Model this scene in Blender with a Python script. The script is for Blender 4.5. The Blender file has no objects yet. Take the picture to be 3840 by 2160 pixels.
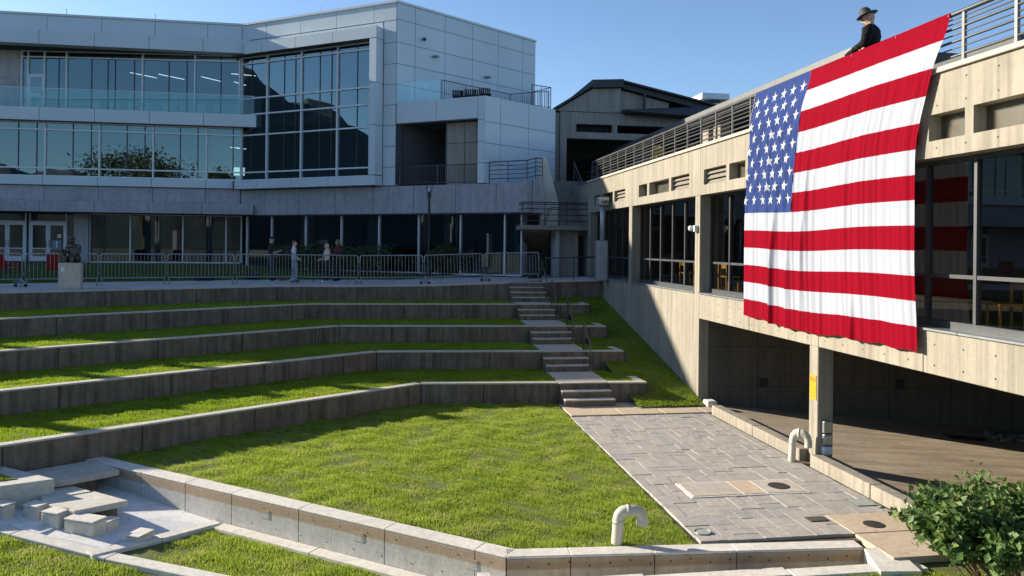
import bpy, bmesh, math, random
import numpy as np
from mathutils import Vector, Matrix, Quaternion
R = math.radians
random.seed(7)
rng = np.random.default_rng(7)
sc = bpy.context.scene
col = sc.collection

# ------------------------------------------------------------------ camera
cam = bpy.data.cameras.new('camera')
cam.sensor_width = 36.0
cam.lens = 36.0 * 2850 / 3840
cam.shift_y = -158 / 3840
cam.clip_start = 0.1
cam.clip_end = 9000
camo = bpy.data.objects.new('camera', cam)
col.objects.link(camo)
YAW, ROLL = R(9.03), R(0.6)
fwd = Vector((math.sin(YAW), math.cos(YAW), 0))
camo.rotation_mode = 'QUATERNION'
camo.rotation_quaternion = Quaternion(fwd, -ROLL) @ fwd.to_track_quat('-Z', 'Y')
camo.location = (0, 0, 1.45)
sc.camera = camo

# ------------------------------------------------------------------ light
AZ, EL = R(30), R(19.6)
S = Vector((-math.cos(AZ) * math.cos(EL), math.sin(AZ) * math.cos(EL), math.sin(EL)))
world = bpy.data.worlds.new('World')
sc.world = world
world.use_nodes = True
wn = world.node_tree
bg = wn.nodes['Background']
sky = wn.nodes.new('ShaderNodeTexSky')
sky.sky_type = 'NISHITA'
sky.sun_disc = False
sky.sun_elevation = EL
sky.sun_rotation = math.atan2(S.x, S.y)
sky.altitude = 1400
sky.air_density = 1.0
sky.dust_density = 1.0
sky.ozone_density = 3.0
wn.links.new(sky.outputs[0], bg.inputs[0])
bg.inputs[1].default_value = 0.096
sun = bpy.data.lights.new('sun', 'SUN')
sun.energy = 5.0
sun.angle = R(0.53)
sun.color = (1.0, 0.89, 0.73)
suno = bpy.data.objects.new('sun', sun)
col.objects.link(suno)
suno.rotation_euler = S.to_track_quat('Z', 'Y').to_euler()
suno.location = (-30, 20, 40)
vs = sc.view_settings
vs.view_transform = 'Standard'
vs.look = 'None'
vs.exposure = 1.1
vs.gamma = 1.0
vs.use_curve_mapping = False

# ------------------------------------------------------------------ materials
M = {}
def nt(name):
    m = bpy.data.materials.new(name)
    m.use_nodes = True
    t = m.node_tree
    return m, t, t.nodes['Principled BSDF']
def node(t, kind, **kw):
    n = t.nodes.new(kind)
    for k, v in kw.items():
        setattr(n, k, v)
    return n
def ramp(t, stops):
    r = t.nodes.new('ShaderNodeValToRGB')
    e = r.color_ramp.elements
    e[0].position, e[0].color = stops[0][0], (*stops[0][1], 1)
    e[1].position, e[1].color = stops[-1][0], (*stops[-1][1], 1)
    for p, c in stops[1:-1]:
        x = e.new(p); x.color = (*c, 1)
    return r
def gray(a): return (a, a, a)
def plain(name, c, rough=.6, metal=0., var=.12, scale=4., bump=0., spec=.5):
    """a single colour with cloudy variation and optional fine relief"""
    m, t, p = nt(name)
    g = node(t, 'ShaderNodeNewGeometry')
    n = node(t, 'ShaderNodeTexNoise'); n.inputs['Scale'].default_value = scale; n.inputs['Detail'].default_value = 6
    t.links.new(g.outputs['Position'], n.inputs['Vector'])
    r = ramp(t, [(.3, tuple(x * (1 - var) for x in c)), (.7, tuple(min(1, x * (1 + var)) for x in c))])
    t.links.new(n.outputs[0], r.inputs[0]); t.links.new(r.outputs[0], p.inputs['Base Color'])
    p.inputs['Roughness'].default_value = rough; p.inputs['Metallic'].default_value = metal
    p.inputs['Specular IOR Level'].default_value = spec
    if bump:
        n2 = node(t, 'ShaderNodeTexNoise'); n2.inputs['Scale'].default_value = scale * 14; n2.inputs['Detail'].default_value = 4
        t.links.new(g.outputs['Position'], n2.inputs['Vector'])
        b = node(t, 'ShaderNodeBump'); b.inputs['Strength'].default_value = bump; b.inputs['Distance'].default_value = .01
        t.links.new(n2.outputs[0], b.inputs['Height']); t.links.new(b.outputs[0], p.inputs['Normal'])
    M[name] = m
    return m
def concrete(name, c, dark, light=None, streak=.5, sdir=(5.5, 5.5, .35), rough=.85, cloud=.9, fine=9., bump=.35, board=0., zband=None, speck=.8):
    """cast concrete: cloudy stains, vertical water streaks, pitting, optional board marks / stain band between heights"""
    m, t, p = nt(name)
    light = light or tuple(min(1, x * 1.18) for x in c)
    g = node(t, 'ShaderNodeNewGeometry')
    def noise(scale, vec=None, det=6., ro=.6):
        n = node(t, 'ShaderNodeTexNoise'); n.inputs['Scale'].default_value = scale
        n.inputs['Detail'].default_value = det; n.inputs['Roughness'].default_value = ro
        t.links.new(vec or g.outputs['Position'], n.inputs['Vector']); return n.outputs[0]
    def mix(a, b, fac, kind='MIX'):
        x = node(t, 'ShaderNodeMix', data_type='RGBA', blend_type=kind)
        for i, v in ((6, a), (7, b), (0, fac)):
            if isinstance(v, (int, float)): x.inputs[i].default_value = v
            elif isinstance(v, tuple): x.inputs[i].default_value = (*v, 1)
            else: t.links.new(v, x.inputs[i])
        return x.outputs[2]
    r1 = ramp(t, [(.32, c), (.68, light)]); t.links.new(noise(cloud), r1.inputs[0])
    mp = node(t, 'ShaderNodeMapping'); mp.inputs['Scale'].default_value = sdir
    t.links.new(g.outputs['Position'], mp.inputs[0])
    r2 = ramp(t, [(.42, gray(0)), (.72, gray(1))]); t.links.new(noise(1., mp.outputs[0], 5, .65), r2.inputs[0])
    ms = node(t, 'ShaderNodeMath', operation='MULTIPLY'); ms.inputs[1].default_value = streak
    t.links.new(r2.outputs[0], ms.inputs[0])
    a = mix(r1.outputs[0], dark, ms.outputs[0])
    r3 = ramp(t, [(.3, gray(.72)), (.55, gray(1.)), (.8, gray(1.14))]); t.links.new(noise(fine, None, 8, .75), r3.inputs[0])
    a = mix(a, r3.outputs[0], speck, 'MULTIPLY')
    r4 = ramp(t, [(.27, gray(.45)), (.36, gray(1.))]); t.links.new(noise(fine * 2.3, None, 3, .5), r4.inputs[0])
    a = mix(a, r4.outputs[0], .7 * speck, 'MULTIPLY')
    if zband:
        z0, z1, zc, amt = zband
        sx = node(t, 'ShaderNodeSeparateXYZ'); t.links.new(g.outputs['Position'], sx.inputs[0])
        w = node(t, 'ShaderNodeMath', operation='MULTIPLY_ADD'); w.inputs[1].default_value = .05; 
        t.links.new(noise(3.), w.inputs[0]); t.links.new(sx.outputs[2], w.inputs[2])
        up = node(t, 'ShaderNodeMapRange'); up.inputs[1].default_value = z0; up.inputs[2].default_value = z0 + .03
        dn = node(t, 'ShaderNodeMapRange'); dn.inputs[1].default_value = z1 + .06; dn.inputs[2].default_value = z1 - .06
        for q in (up, dn): t.links.new(w.outputs[0], q.inputs[0])
        mm = node(t, 'ShaderNodeMath', operation='MULTIPLY'); t.links.new(up.outputs[0], mm.inputs[0]); t.links.new(dn.outputs[0], mm.inputs[1])
        m3 = node(t, 'ShaderNodeMath', operation='MULTIPLY'); m3.inputs[1].default_value = amt; t.links.new(mm.outputs[0], m3.inputs[0])
        a = mix(a, zc, m3.outputs[0])
    t.links.new(a, p.inputs['Base Color'])
    p.inputs['Roughness'].default_value = rough; p.inputs['Specular IOR Level'].default_value = .25
    hsum = noise(fine * 3, None, 6, .7)
    if board:
        mp2 = node(t, 'ShaderNodeMapping'); mp2.inputs['Scale'].default_value = (9, 9, .5)
        t.links.new(g.outputs['Position'], mp2.inputs[0])
        ad = node(t, 'ShaderNodeMath', operation='MULTIPLY_ADD'); ad.inputs[1].default_value = board
        t.links.new(noise(1., mp2.outputs[0], 4), ad.inputs[0]); t.links.new(hsum, ad.inputs[2]); hsum = ad.outputs[0]
    b = node(t, 'ShaderNodeBump'); b.inputs['Strength'].default_value = bump; b.inputs['Distance'].default_value = .012
    t.links.new(hsum, b.inputs['Height']); t.links.new(b.outputs[0], p.inputs['Normal'])
    M[name] = m
    return m
def glass(name, tint, refl, base=.05, k=1.0, rough=.0, wob=0.):
    m, t, p = nt(name)
    t.nodes.remove(p)
    out = t.nodes['Material Output']
    tr = node(t, 'ShaderNodeBsdfTransparent'); tr.inputs[0].default_value = (*tint, 1)
    gl = node(t, 'ShaderNodeBsdfGlossy'); gl.inputs[0].default_value = (*refl, 1); gl.inputs['Roughness'].default_value = rough
    fr = node(t, 'ShaderNodeFresnel'); fr.inputs[0].default_value = 1.5
    ma = node(t, 'ShaderNodeMath', operation='MULTIPLY_ADD', use_clamp=True)
    ma.inputs[1].default_value = k; ma.inputs[2].default_value = base
    mx = node(t, 'ShaderNodeMixShader')
    t.links.new(fr.outputs[0], ma.inputs[0]); t.links.new(ma.outputs[0], mx.inputs[0])
    t.links.new(tr.outputs[0], mx.inputs[1]); t.links.new(gl.outputs[0], mx.inputs[2])
    if wob:
        g = node(t, 'ShaderNodeNewGeometry')
        n = node(t, 'ShaderNodeTexNoise'); n.inputs['Scale'].default_value = .9; n.inputs['Detail'].default_value = 1
        t.links.new(g.outputs['Position'], n.inputs['Vector'])
        b = node(t, 'ShaderNodeBump'); b.inputs['Strength'].default_value = wob; b.inputs['Distance'].default_value = .02
        t.links.new(n.outputs[0], b.inputs['Height'])
        t.links.new(b.outputs[0], gl.inputs['Normal'])
    t.links.new(mx.outputs[0], out.inputs[0])
    M[name] = m
    return m
def leafy(name, c1, c2, c3, rough=.55, transl=.25, scale=1.2, island=True, spec=.35, dry=None):
    """foliage: colour varies by blade and in broad patches"""
    m, t, p = nt(name)
    out = t.nodes['Material Output']
    g = node(t, 'ShaderNodeNewGeometry')
    r = ramp(t, [(0, c1), (.5, c2), (1, c3)])
    n = node(t, 'ShaderNodeTexNoise'); n.inputs['Scale'].default_value = scale; n.inputs['Detail'].default_value = 5
    n.inputs['Roughness'].default_value = .7
    t.links.new(g.outputs['Position'], n.inputs['Vector'])
    mr = node(t, 'ShaderNodeMapRange'); mr.inputs[1].default_value = .3; mr.inputs[2].default_value = .7
    t.links.new(n.outputs[0], mr.inputs[0])
    mx = node(t, 'ShaderNodeMix'); mx.inputs[0].default_value = .42 if island else 0
    t.links.new(mr.outputs[0], mx.inputs[2]); t.links.new(g.outputs['Random Per Island'], mx.inputs[3])
    t.links.new(mx.outputs[0], r.inputs[0])
    csock = r.outputs[0]
    if dry:      # straw-coloured worn patches
        n3 = node(t, 'ShaderNodeTexNoise'); n3.inputs['Scale'].default_value = 1.35; n3.inputs['Detail'].default_value = 7; n3.inputs['Roughness'].default_value = .72
        t.links.new(g.outputs['Position'], n3.inputs['Vector'])
        m3 = node(t, 'ShaderNodeMapRange'); m3.inputs[1].default_value = .53; m3.inputs[2].default_value = .68; m3.inputs[4].default_value = .7
        t.links.new(n3.outputs[0], m3.inputs[0])
        x3 = node(t, 'ShaderNodeMix', data_type='RGBA'); t.links.new(m3.outputs[0], x3.inputs[0]); t.links.new(csock, x3.inputs[6]); x3.inputs[7].default_value = (*dry, 1)
        csock = x3.outputs[2]
    t.links.new(csock, p.inputs['Base Color'])
    p.inputs['Roughness'].default_value = rough; p.inputs['Specular IOR Level'].default_value = spec
    if transl:
        tb = node(t, 'ShaderNodeBsdfTranslucent'); t.links.new(csock, tb.inputs[0])
        ms = node(t, 'ShaderNodeMixShader'); ms.inputs[0].default_value = transl
        t.links.new(p.outputs[0], ms.inputs[1]); t.links.new(tb.outputs[0], ms.inputs[2]); t.links.new(ms.outputs[0], out.inputs[0])
    M[name] = m
    return m
def emit(name, c, e):
    m, t, p = nt(name)
    p.inputs['Base Color'].default_value = (*c, 1)
    p.inputs['Emission Color'].default_value = (*c, 1); p.inputs['Emission Strength'].default_value = e
    M[name] = m

concrete('facade_concrete', (.285, .26, .205), (.15, .135, .11), (.345, .315, .255), streak=.72, sdir=(8., 8., .28), cloud=.8, board=.5, speck=.4)
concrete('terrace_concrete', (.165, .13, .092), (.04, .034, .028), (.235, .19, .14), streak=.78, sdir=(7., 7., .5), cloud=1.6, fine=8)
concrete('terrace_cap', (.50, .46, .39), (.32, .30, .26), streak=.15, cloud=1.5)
concrete('step_concrete', (.25, .225, .195), (.12, .11, .1), streak=.4, cloud=1.4)
concrete('plaza_concrete', (.46, .44, .41), (.3, .29, .27), streak=.12, cloud=.6)
concrete('podium_concrete', (.36, .36, .39), (.22, .22, .24), (.45, .45, .48), streak=.45, cloud=.7, fine=5)
concrete('hall_concrete', (.30, .285, .25), (.15, .145, .13), streak=.5, cloud=.8)
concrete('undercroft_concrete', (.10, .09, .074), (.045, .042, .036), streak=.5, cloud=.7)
concrete('basin_wall', (.50, .48, .44), (.33, .31, .28), (.58, .56, .52), streak=.35, cloud=1.2, zband=(-3.065, -2.86, (.37, .22, .095), .68))
concrete('trough_wall', (.40, .35, .27), (.2, .16, .11), (.46, .41, .32), streak=.4, cloud=1.2, zband=(-3.05, -2.90, (.27, .16, .07), .7))
concrete('basin_floor', (.66, .65, .63), (.4, .4, .39), (.76, .75, .73), streak=.1, cloud=.9, fine=4)
concrete('block_concrete', (.52, .49, .42), (.32, .3, .26), streak=.2, cloud=2.2)
concrete('cap_concrete', (.60, .57, .50), (.42, .39, .33), streak=.12, cloud=1.3)
concrete('slab_tan', (.47, .38, .28), (.33, .27, .2), streak=.1, cloud=1.2)
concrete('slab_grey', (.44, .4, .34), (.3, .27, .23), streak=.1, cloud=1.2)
concrete('deck_floor', (.33, .27, .20), (.16, .12, .085), (.41, .34, .255), streak=.75, sdir=(.35, 5., 5.), cloud=.8, fine=6)
for i, c in enumerate([(.36, .337, .302), (.33, .318, .295), (.378, .352, .31), (.345, .323, .295)]):
    concrete('paver_%d' % i, c, tuple(x * .7 for x in c), streak=.1, cloud=2.5, fine=10)
plain('panel_metal', (.51, .60, .655), .42, .0, .05, .35)
plain('panel_cap', (.55, .60, .60), .4, .0, .05, 1.)
plain('panel_joint', (.06, .065, .075), .8)
plain('mullion_white', (.62, .65, .68), .4, .2, .05)
plain('mullion_dark', (.03, .035, .04), .4, .3)
plain('frame_grey', (.075, .08, .085), .45, .5, .1)
plain('door_white', (.62, .66, .74), .4, .0, .05)
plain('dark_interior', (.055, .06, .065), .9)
plain('interior_wall', (.10, .115, .125), .9)
plain('interior_floor', (.14, .13, .11), .6)
plain('black', (.012, .012, .013), .7)
plain('roof_dark', (.035, .04, .045), .55, .2)
plain('roof_metal', (.13, .135, .13), .5, .3, .1)
plain('rail_metal', (.12, .12, .117), .42, .6, .1)
plain('rail_dark', (.055, .062, .066), .45, .5, .1)
plain('galvanised', (.32, .35, .36), .4, .7, .12)
plain('duct_grey', (.40, .44, .48), .45, .5, .12)
plain('unit_white', (.66, .72, .74), .5, .1)
plain('bronze', (.085, .072, .055), .38, .75, .25, 9)
plain('stone', (.50, .44, .36), .8, 0, .12, 6, .3)
plain('pvc', (.56, .52, .42), .35, 0, .04)
plain('sign_yellow', (.50, .29, .006), .45, 0, .03)
plain('sign_ink', (.25, .13, .01), .6)
plain('paper', (.75, .78, .82), .7)
plain('paper_blue', (.16, .24, .34), .6)
plain('white_paint', (.78, .79, .8), .5)
plain('lamp_black', (.03, .036, .038), .45, .3)
plain('red_chair', (.34, .012, .016), .5)
plain('chair_wood', (.62, .33, .06), .5, 0, .15, 8)
plain('louvre', (.22, .20, .165), .55, .1)
plain('clear_grey', (.46, .445, .41), .5)
plain('skin', (.52, .32, .23), .55, 0, .06, 20)
plain('skin_pale', (.60, .40, .31), .55, 0, .06, 20)
plain('hair_dark', (.025, .018, .013), .6)
plain('hair_blonde', (.50, .34, .16), .6, 0, .2, 40)
plain('hair_red', (.20, .07, .03), .6, 0, .2, 40)
plain('cloth_black', (.018, .018, .021), .85, 0, .2, 12)
plain('jacket_dark', (.010, .0095, .0085), .85, 0, .3, 9, spec=.15)
plain('hat_dark', (.035, .036, .028), .7, 0, .2, 9)
plain('cloth_white', (.72, .72, .74), .85, 0, .06)
plain('cloth_cream', (.70, .64, .48), .85, 0, .06)
plain('jeans', (.33, .42, .52), .85, 0, .15, 9)
plain('cloth_maroon', (.13, .025, .03), .85, 0, .15)
plain('cloth_grey', (.06, .06, .065), .85, 0, .15)
plain('bag_black', (.015, .015, .018), .7, 0, .2)
plain('bag_red', (.25, .02, .03), .7, 0, .2)
plain('iron_dark', (.06, .055, .05), .6, .4, .3, 12)
plain('cover_green', (.30, .35, .31), .7, 0, .1, 9)
plain('soil', (.10, .085, .055), .95, 0, .3, 5)
plain('turf', (.085, .10, .022), .95, 0, .35, 3)
plain('twig', (.16, .11, .06), .85, 0, .2, 20)
plain('bark', (.12, .09, .065), .9, 0, .3, 8, .4)
plain('river_stone', (.14, .135, .125), .8, 0, .3, 6)
plain('hill', (.075, .085, .085), 1., 0, .35, .01)
plain('ground_far', (.16, .16, .12), 1., 0, .25, .02)
plain('box_steel', (.42, .42, .40), .35, .7, .1)
plain('box_amber', (.7, .42, .03), .4)
emit('tube_light', (.93, 1., .98), 1.2)
emit('screen', (.7, 1., .92), .6)
glass('glass_building', (.40, .52, .55), (.60, .84, .90), base=.18, k=1.0, wob=.035)
glass('glass_low', (.28, .35, .35), (.72, .88, .92), base=.06, k=1.0, wob=.03)
glass('glass_hall', (.50, .49, .47), (.6, .6, .58), base=.0, k=.2, wob=.02)
glass('glass_clerestory', (.92, .92, .9), (.9, .88, .82), base=.12, k=.8, rough=.12)
glass('glass_balustrade', (.86, .95, .95), (.8, 1., 1.), base=.02, k=.7)
leafy('grass_blade', (.145, .23, .018), (.31, .41, .045), (.50, .54, .12), transl=.5, scale=2.2, rough=.6, dry=(.46, .42, .20))
leafy('grass_terrace', (.13, .225, .008), (.255, .36, .02), (.40, .47, .05), transl=.5, scale=.9, rough=.6)
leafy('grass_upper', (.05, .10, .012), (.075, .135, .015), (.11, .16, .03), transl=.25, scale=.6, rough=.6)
leafy('rose_leaf', (.035, .09, .028), (.10, .18, .05), (.27, .31, .08), transl=.3, scale=2.5, rough=.5, spec=.3)
leafy('hedge_leaf', (.035, .06, .02), (.06, .09, .03), (.10, .12, .045), transl=.2, scale=1.5)
leafy('tree_leaf', (.05, .06, .02), (.085, .09, .03), (.13, .12, .04), transl=.25, scale=.6)
leafy('deck_leaf', (.16, .15, .03), (.22, .22, .05), (.30, .22, .06), transl=.25, scale=3.)
def cloth(name, c):
    m, t, p = nt(name)
    out = t.nodes['Material Output']
    g = node(t, 'ShaderNodeNewGeometry')
    w = node(t, 'ShaderNodeTexNoise'); w.inputs['Scale'].default_value = 160; w.inputs['Detail'].default_value = 2
    t.links.new(g.outputs['Position'], w.inputs['Vector'])
    b = node(t, 'ShaderNodeBump'); b.inputs['Strength'].default_value = .15; b.inputs['Distance'].default_value = .003
    t.links.new(w.outputs[0], b.inputs['Height']); t.links.new(b.outputs[0], p.inputs['Normal'])
    p.inputs['Base Color'].default_value = (*c, 1); p.inputs['Roughness'].default_value = .85; p.inputs['Specular IOR Level'].default_value = .04
    p.inputs['Sheen Weight'].default_value = 0.
    tb = node(t, 'ShaderNodeBsdfTranslucent'); tb.inputs[0].default_value = (*c, 1)
    ms = node(t, 'ShaderNodeMixShader'); ms.inputs[0].default_value = .12
    t.links.new(p.outputs[0], ms.inputs[1]); t.links.new(tb.outputs[0], ms.inputs[2]); t.links.new(ms.outputs[0], out.inputs[0])
    M[name] = m
cloth('flag_red', (.215, .002, .012)); cloth('flag_white', (.37, .40, .46)); cloth('flag_blue', (.032, .055, .18))
cloth('flag_yellow', (.6, .4, .06)); cloth('star_white', (.40, .43, .48))

# ------------------------------------------------------------------ mesh helpers
ORG = {}
class Fr:
    """vertical frame: s runs along a wall, o outwards from it"""
    def __init__(f, o, s, n=None):
        l = math.hypot(*s); f.o = o; f.s = (s[0] / l, s[1] / l)
        f.n = n or (f.s[1], -f.s[0])
    def p(f, s, o, z): return (f.o[0] + f.s[0] * s + f.n[0] * o, f.o[1] + f.s[1] * s + f.n[1] * o, z)
class MB:
    def __init__(m): m.v = []; m.f = []
    def add(m, vs, fs):
        k = len(m.v); m.v += [tuple(v) for v in vs]; m.f += [tuple(k + i for i in f) for f in fs]; return m
    def hexa(m, b, t):
        return m.add(list(b) + list(t), [(3, 2, 1, 0), (4, 5, 6, 7), (0, 1, 5, 4), (1, 2, 6, 5), (2, 3, 7, 6), (3, 0, 4, 7)])
    def box(m, x0, x1, y0, y1, z0, z1):
        return m.hexa([(x0, y0, z0), (x1, y0, z0), (x1, y1, z0), (x0, y1, z0)], [(x0, y0, z1), (x1, y0, z1), (x1, y1, z1), (x0, y1, z1)])
    def fbox(m, fr, s0, s1, o0, o1, z0, z1):
        q = [(s0, o1), (s1, o1), (s1, o0), (s0, o0)]
        return m.hexa([fr.p(a, b, z0) for a, b in q], [fr.p(a, b, z1) for a, b in q])
    def prism(m, poly, z0, z1):
        n = len(poly); a = sum(poly[i][0] * poly[(i + 1) % n][1] - poly[(i + 1) % n][0] * poly[i][1] for i in range(n))
        if a < 0: poly = poly[::-1]
        zt = z1 if isinstance(z1, (list, tuple)) else [z1] * n
        if a < 0 and isinstance(z1, (list, tuple)): zt = zt[::-1]
        return m.add([(x, y, z0) for x, y in poly] + [(p[0], p[1], z) for p, z in zip(poly, zt)],
                     [tuple(range(n - 1, -1, -1)), tuple(range(n, 2 * n))] + [(i, (i + 1) % n, n + (i + 1) % n, n + i) for i in range(n)])
    def extr(m, poly, d):
        """planar 3-d polygon pushed along vector d"""
        n = len(poly); P = [Vector(p) for p in poly]; D = Vector(d)
        return m.add(P + [p + D for p in P], [tuple(range(n - 1, -1, -1)), tuple(range(n, 2 * n))] + [(i, (i + 1) % n, n + (i + 1) % n, n + i) for i in range(n)])
    def tube(m, pts, r, n=8, cap=True):
        P = [Vector(p) for p in pts]; rs = r if isinstance(r, (list, tuple)) else [r] * len(P)
        rings = []; ref = None
        for i, p in enumerate(P):
            d = (P[min(i + 1, len(P) - 1)] - P[max(i - 1, 0)]).normalized()
            if ref is None: ref = Vector((0, 0, 1)) if abs(d.z) < .9 else Vector((1, 0, 0))
            u = d.cross(ref).normalized(); w = u.cross(d).normalized(); ref = w
            rings.append([p + (u * math.cos(2 * math.pi * k / n) + w * math.sin(2 * math.pi * k / n)) * rs[i] for k in range(n)])
        vs = [v for q in rings for v in q]; fs = []
        for i in range(len(P) - 1):
            for k in range(n):
                fs.append((i * n + k, i * n + (k + 1) % n, (i + 1) * n + (k + 1) % n, (i + 1) * n + k))
        if cap: fs += [tuple(range(n - 1, -1, -1)), tuple((len(P) - 1) * n + k for k in range(n))]
        return m.add(vs, fs)
    def lathe(m, prof, c=(0, 0, 0), n=20):
        vs = []; fs = []
        for r, z in prof:
            vs += [(c[0] + r * math.cos(2 * math.pi * k / n), c[1] + r * math.sin(2 * math.pi * k / n), c[2] + z) for k in range(n)]
        for i in range(len(prof) - 1):
            for k in range(n): fs.append((i * n + k, i * n + (k + 1) % n, (i + 1) * n + (k + 1) % n, (i + 1) * n + k))
        fs += [tuple(range(n - 1, -1, -1)), tuple((len(prof) - 1) * n + k for k in range(n))]
        return m.add(vs, fs)
    def blob(m, c, r, rot=None, n=12, k=8):
        c = Vector(c); vs = []; fs = []
        for i in range(k + 1):
            th = math.pi * i / k
            for j in range(n):
                ph = 2 * math.pi * j / n
                v = Vector((r[0] * math.sin(th) * math.cos(ph), r[1] * math.sin(th) * math.sin(ph), r[2] * math.cos(th)))
                if rot: v = rot @ v
                vs.append(c + v)
        for i in range(k):
            for j in range(n): fs.append((i * n + j, (i + 1) * n + j, (i + 1) * n + (j + 1) % n, i * n + (j + 1) % n))
        return m.add(vs, fs)
    def mesh(m, name, mat, off=(0, 0, 0)):
        me = bpy.data.meshes.new(name)
        me.from_pydata([(x - off[0], y - off[1], z - off[2]) for x, y, z in m.v], [], m.f)
        me.materials.append(M[mat] if isinstance(mat, str) else mat); me.update()
        return me
    def build(m, name, mat, parent=None, smooth=False, bevel=0, seg=1):
        off = ORG.get(parent.name, (0, 0, 0)) if parent else (0, 0, 0)
        me = m.mesh(name, mat, off)
        if smooth: me.shade_smooth()
        o = bpy.data.objects.new(name, me); col.objects.link(o)
        if parent: o.parent = parent
        ORG[o.name] = off
        if bevel:
            b = o.modifiers.new('edge', 'BEVEL'); b.width = bevel; b.segments = seg; b.limit_method = 'ANGLE'
        return o
def tag(o, label=None, cat=None, group=None, kind=None):
    for k, v in (('label', label), ('category', cat), ('group', group), ('kind', kind)):
        if v: o[k] = v
    return o
def thing(name, label, cat, loc=(0, 0, 0), group=None):
    o = bpy.data.objects.new(name, None); col.objects.link(o); o.location = loc; o.empty_display_size = .2
    ORG[o.name] = tuple(loc)
    return tag(o, label, cat, group)
def struct(o): return tag(o, kind='structure')
def copy_tree(o, parent=None):
    c = o.copy(); col.objects.link(c); c.parent = parent
    ORG[c.name] = ORG.get(o.name, (0, 0, 0))
    for ch in list(o.children): copy_tree(ch, c)
    return c
def bx(*a): return MB().box(*a)
def fb(*a): return MB().fbox(*a)
def polymesh(name, mat, pts, parent=None):
    return MB().add(pts, [tuple(range(len(pts)))]).build(name, mat, parent)
def text_part(name, s, mat, loc, rot, size, parent, ext=.004, bold=False):
    cu = bpy.data.curves.new(name, 'FONT'); cu.body = s; cu.size = size; cu.extrude = ext; cu.align_x = 'CENTER'; cu.align_y = 'CENTER'
    if bold: cu.offset = size * .02
    t = bpy.data.objects.new(name, cu); col.objects.link(t)
    dg = bpy.context.evaluated_depsgraph_get(); me = bpy.data.meshes.new_from_object(t.evaluated_get(dg))
    bpy.data.objects.remove(t)
    me.materials.clear(); me.materials.append(M[mat])
    o = bpy.data.objects.new(name, me); col.objects.link(o)
    off = Vector(ORG.get(parent.name, (0, 0, 0)))
    o.parent = parent; o.location = Vector(loc) - off; o.rotation_euler = rot
    return o
def inside(poly, x, y):
    poly = np.array(poly); n = len(poly); c = np.zeros(len(x), bool); j = n - 1
    for i in range(n):
        xi, yi = poly[i]; xj, yj = poly[j]
        t = ((yi > y) != (yj > y)) & (x < (xj - xi) * (y - yi) / (yj - yi + 1e-12) + xi)
        c ^= t; j = i
    return c
def grass(name, label, mat, poly, zfun, dens, h, w, holes=(), near=None):
    """individual blades scattered over a polygon (uncountable, one object)"""
    P = np.array(poly); lo, hi = P.min(0), P.max(0)
    n = int(dens * (hi[0] - lo[0]) * (hi[1] - lo[1]))
    x = rng.uniform(lo[0], hi[0], n); y = rng.uniform(lo[1], hi[1], n)
    k = inside(poly, x, y) & (x > -.5 * y - 1.2)      # no blades far outside the view
    for q in holes: k &= ~inside(q, x, y)
    x, y = x[k], y[k]; n = len(x)
    # clumps: blades lean together in tufts
    cl = np.sin(x * 7.3 + 2 * np.sin(y * 3.1)) + np.sin(y * 8.9 + 2 * np.sin(x * 2.7)) + .8 * np.sin((x + y) * 17)
    ang = rng.uniform(0, 2 * math.pi, n) * .8 + cl * 1.1 + np.sin(x * 1.3) * 2
    lean = rng.uniform(.05, .65, n)
    hh = h * rng.uniform(.45, 1.2, n) * (1 + .55 * cl / 2)
    z = zfun(x, y)
    ww = w * rng.uniform(.7, 1.3, n)
    a2 = rng.uniform(0, 2 * math.pi, n)
    dx, dy = np.cos(a2) * ww / 2, np.sin(a2) * ww / 2
    V = np.empty((n, 3, 3), np.float32)
    V[:, 0] = np.stack([x - dx, y - dy, z - .01], 1); V[:, 1] = np.stack([x + dx, y + dy, z - .01], 1)
    V[:, 2] = np.stack([x + np.cos(ang) * hh * lean, y + np.sin(ang) * hh * lean, z + hh * np.sqrt(1 - lean ** 2 * .8)], 1)
    me = tri_mesh(name, V.reshape(-1, 3), n, mat)
    o = bpy.data.objects.new(name, me); col.objects.link(o)
    return tag(o, label, 'grass', kind='stuff')
def tri_mesh(name, V, n, mat):
    me = bpy.data.meshes.new(name)
    me.vertices.add(len(V)); me.vertices.foreach_set('co', np.ascontiguousarray(V, np.float32).ravel())
    me.loops.add(3 * n); me.loops.foreach_set('vertex_index', np.arange(3 * n, dtype=np.int32))
    me.polygons.add(n); me.polygons.foreach_set('loop_start', np.arange(0, 3 * n, 3, dtype=np.int32))
    me.materials.append(M[mat]); me.update(calc_edges=True)
    return me
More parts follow.
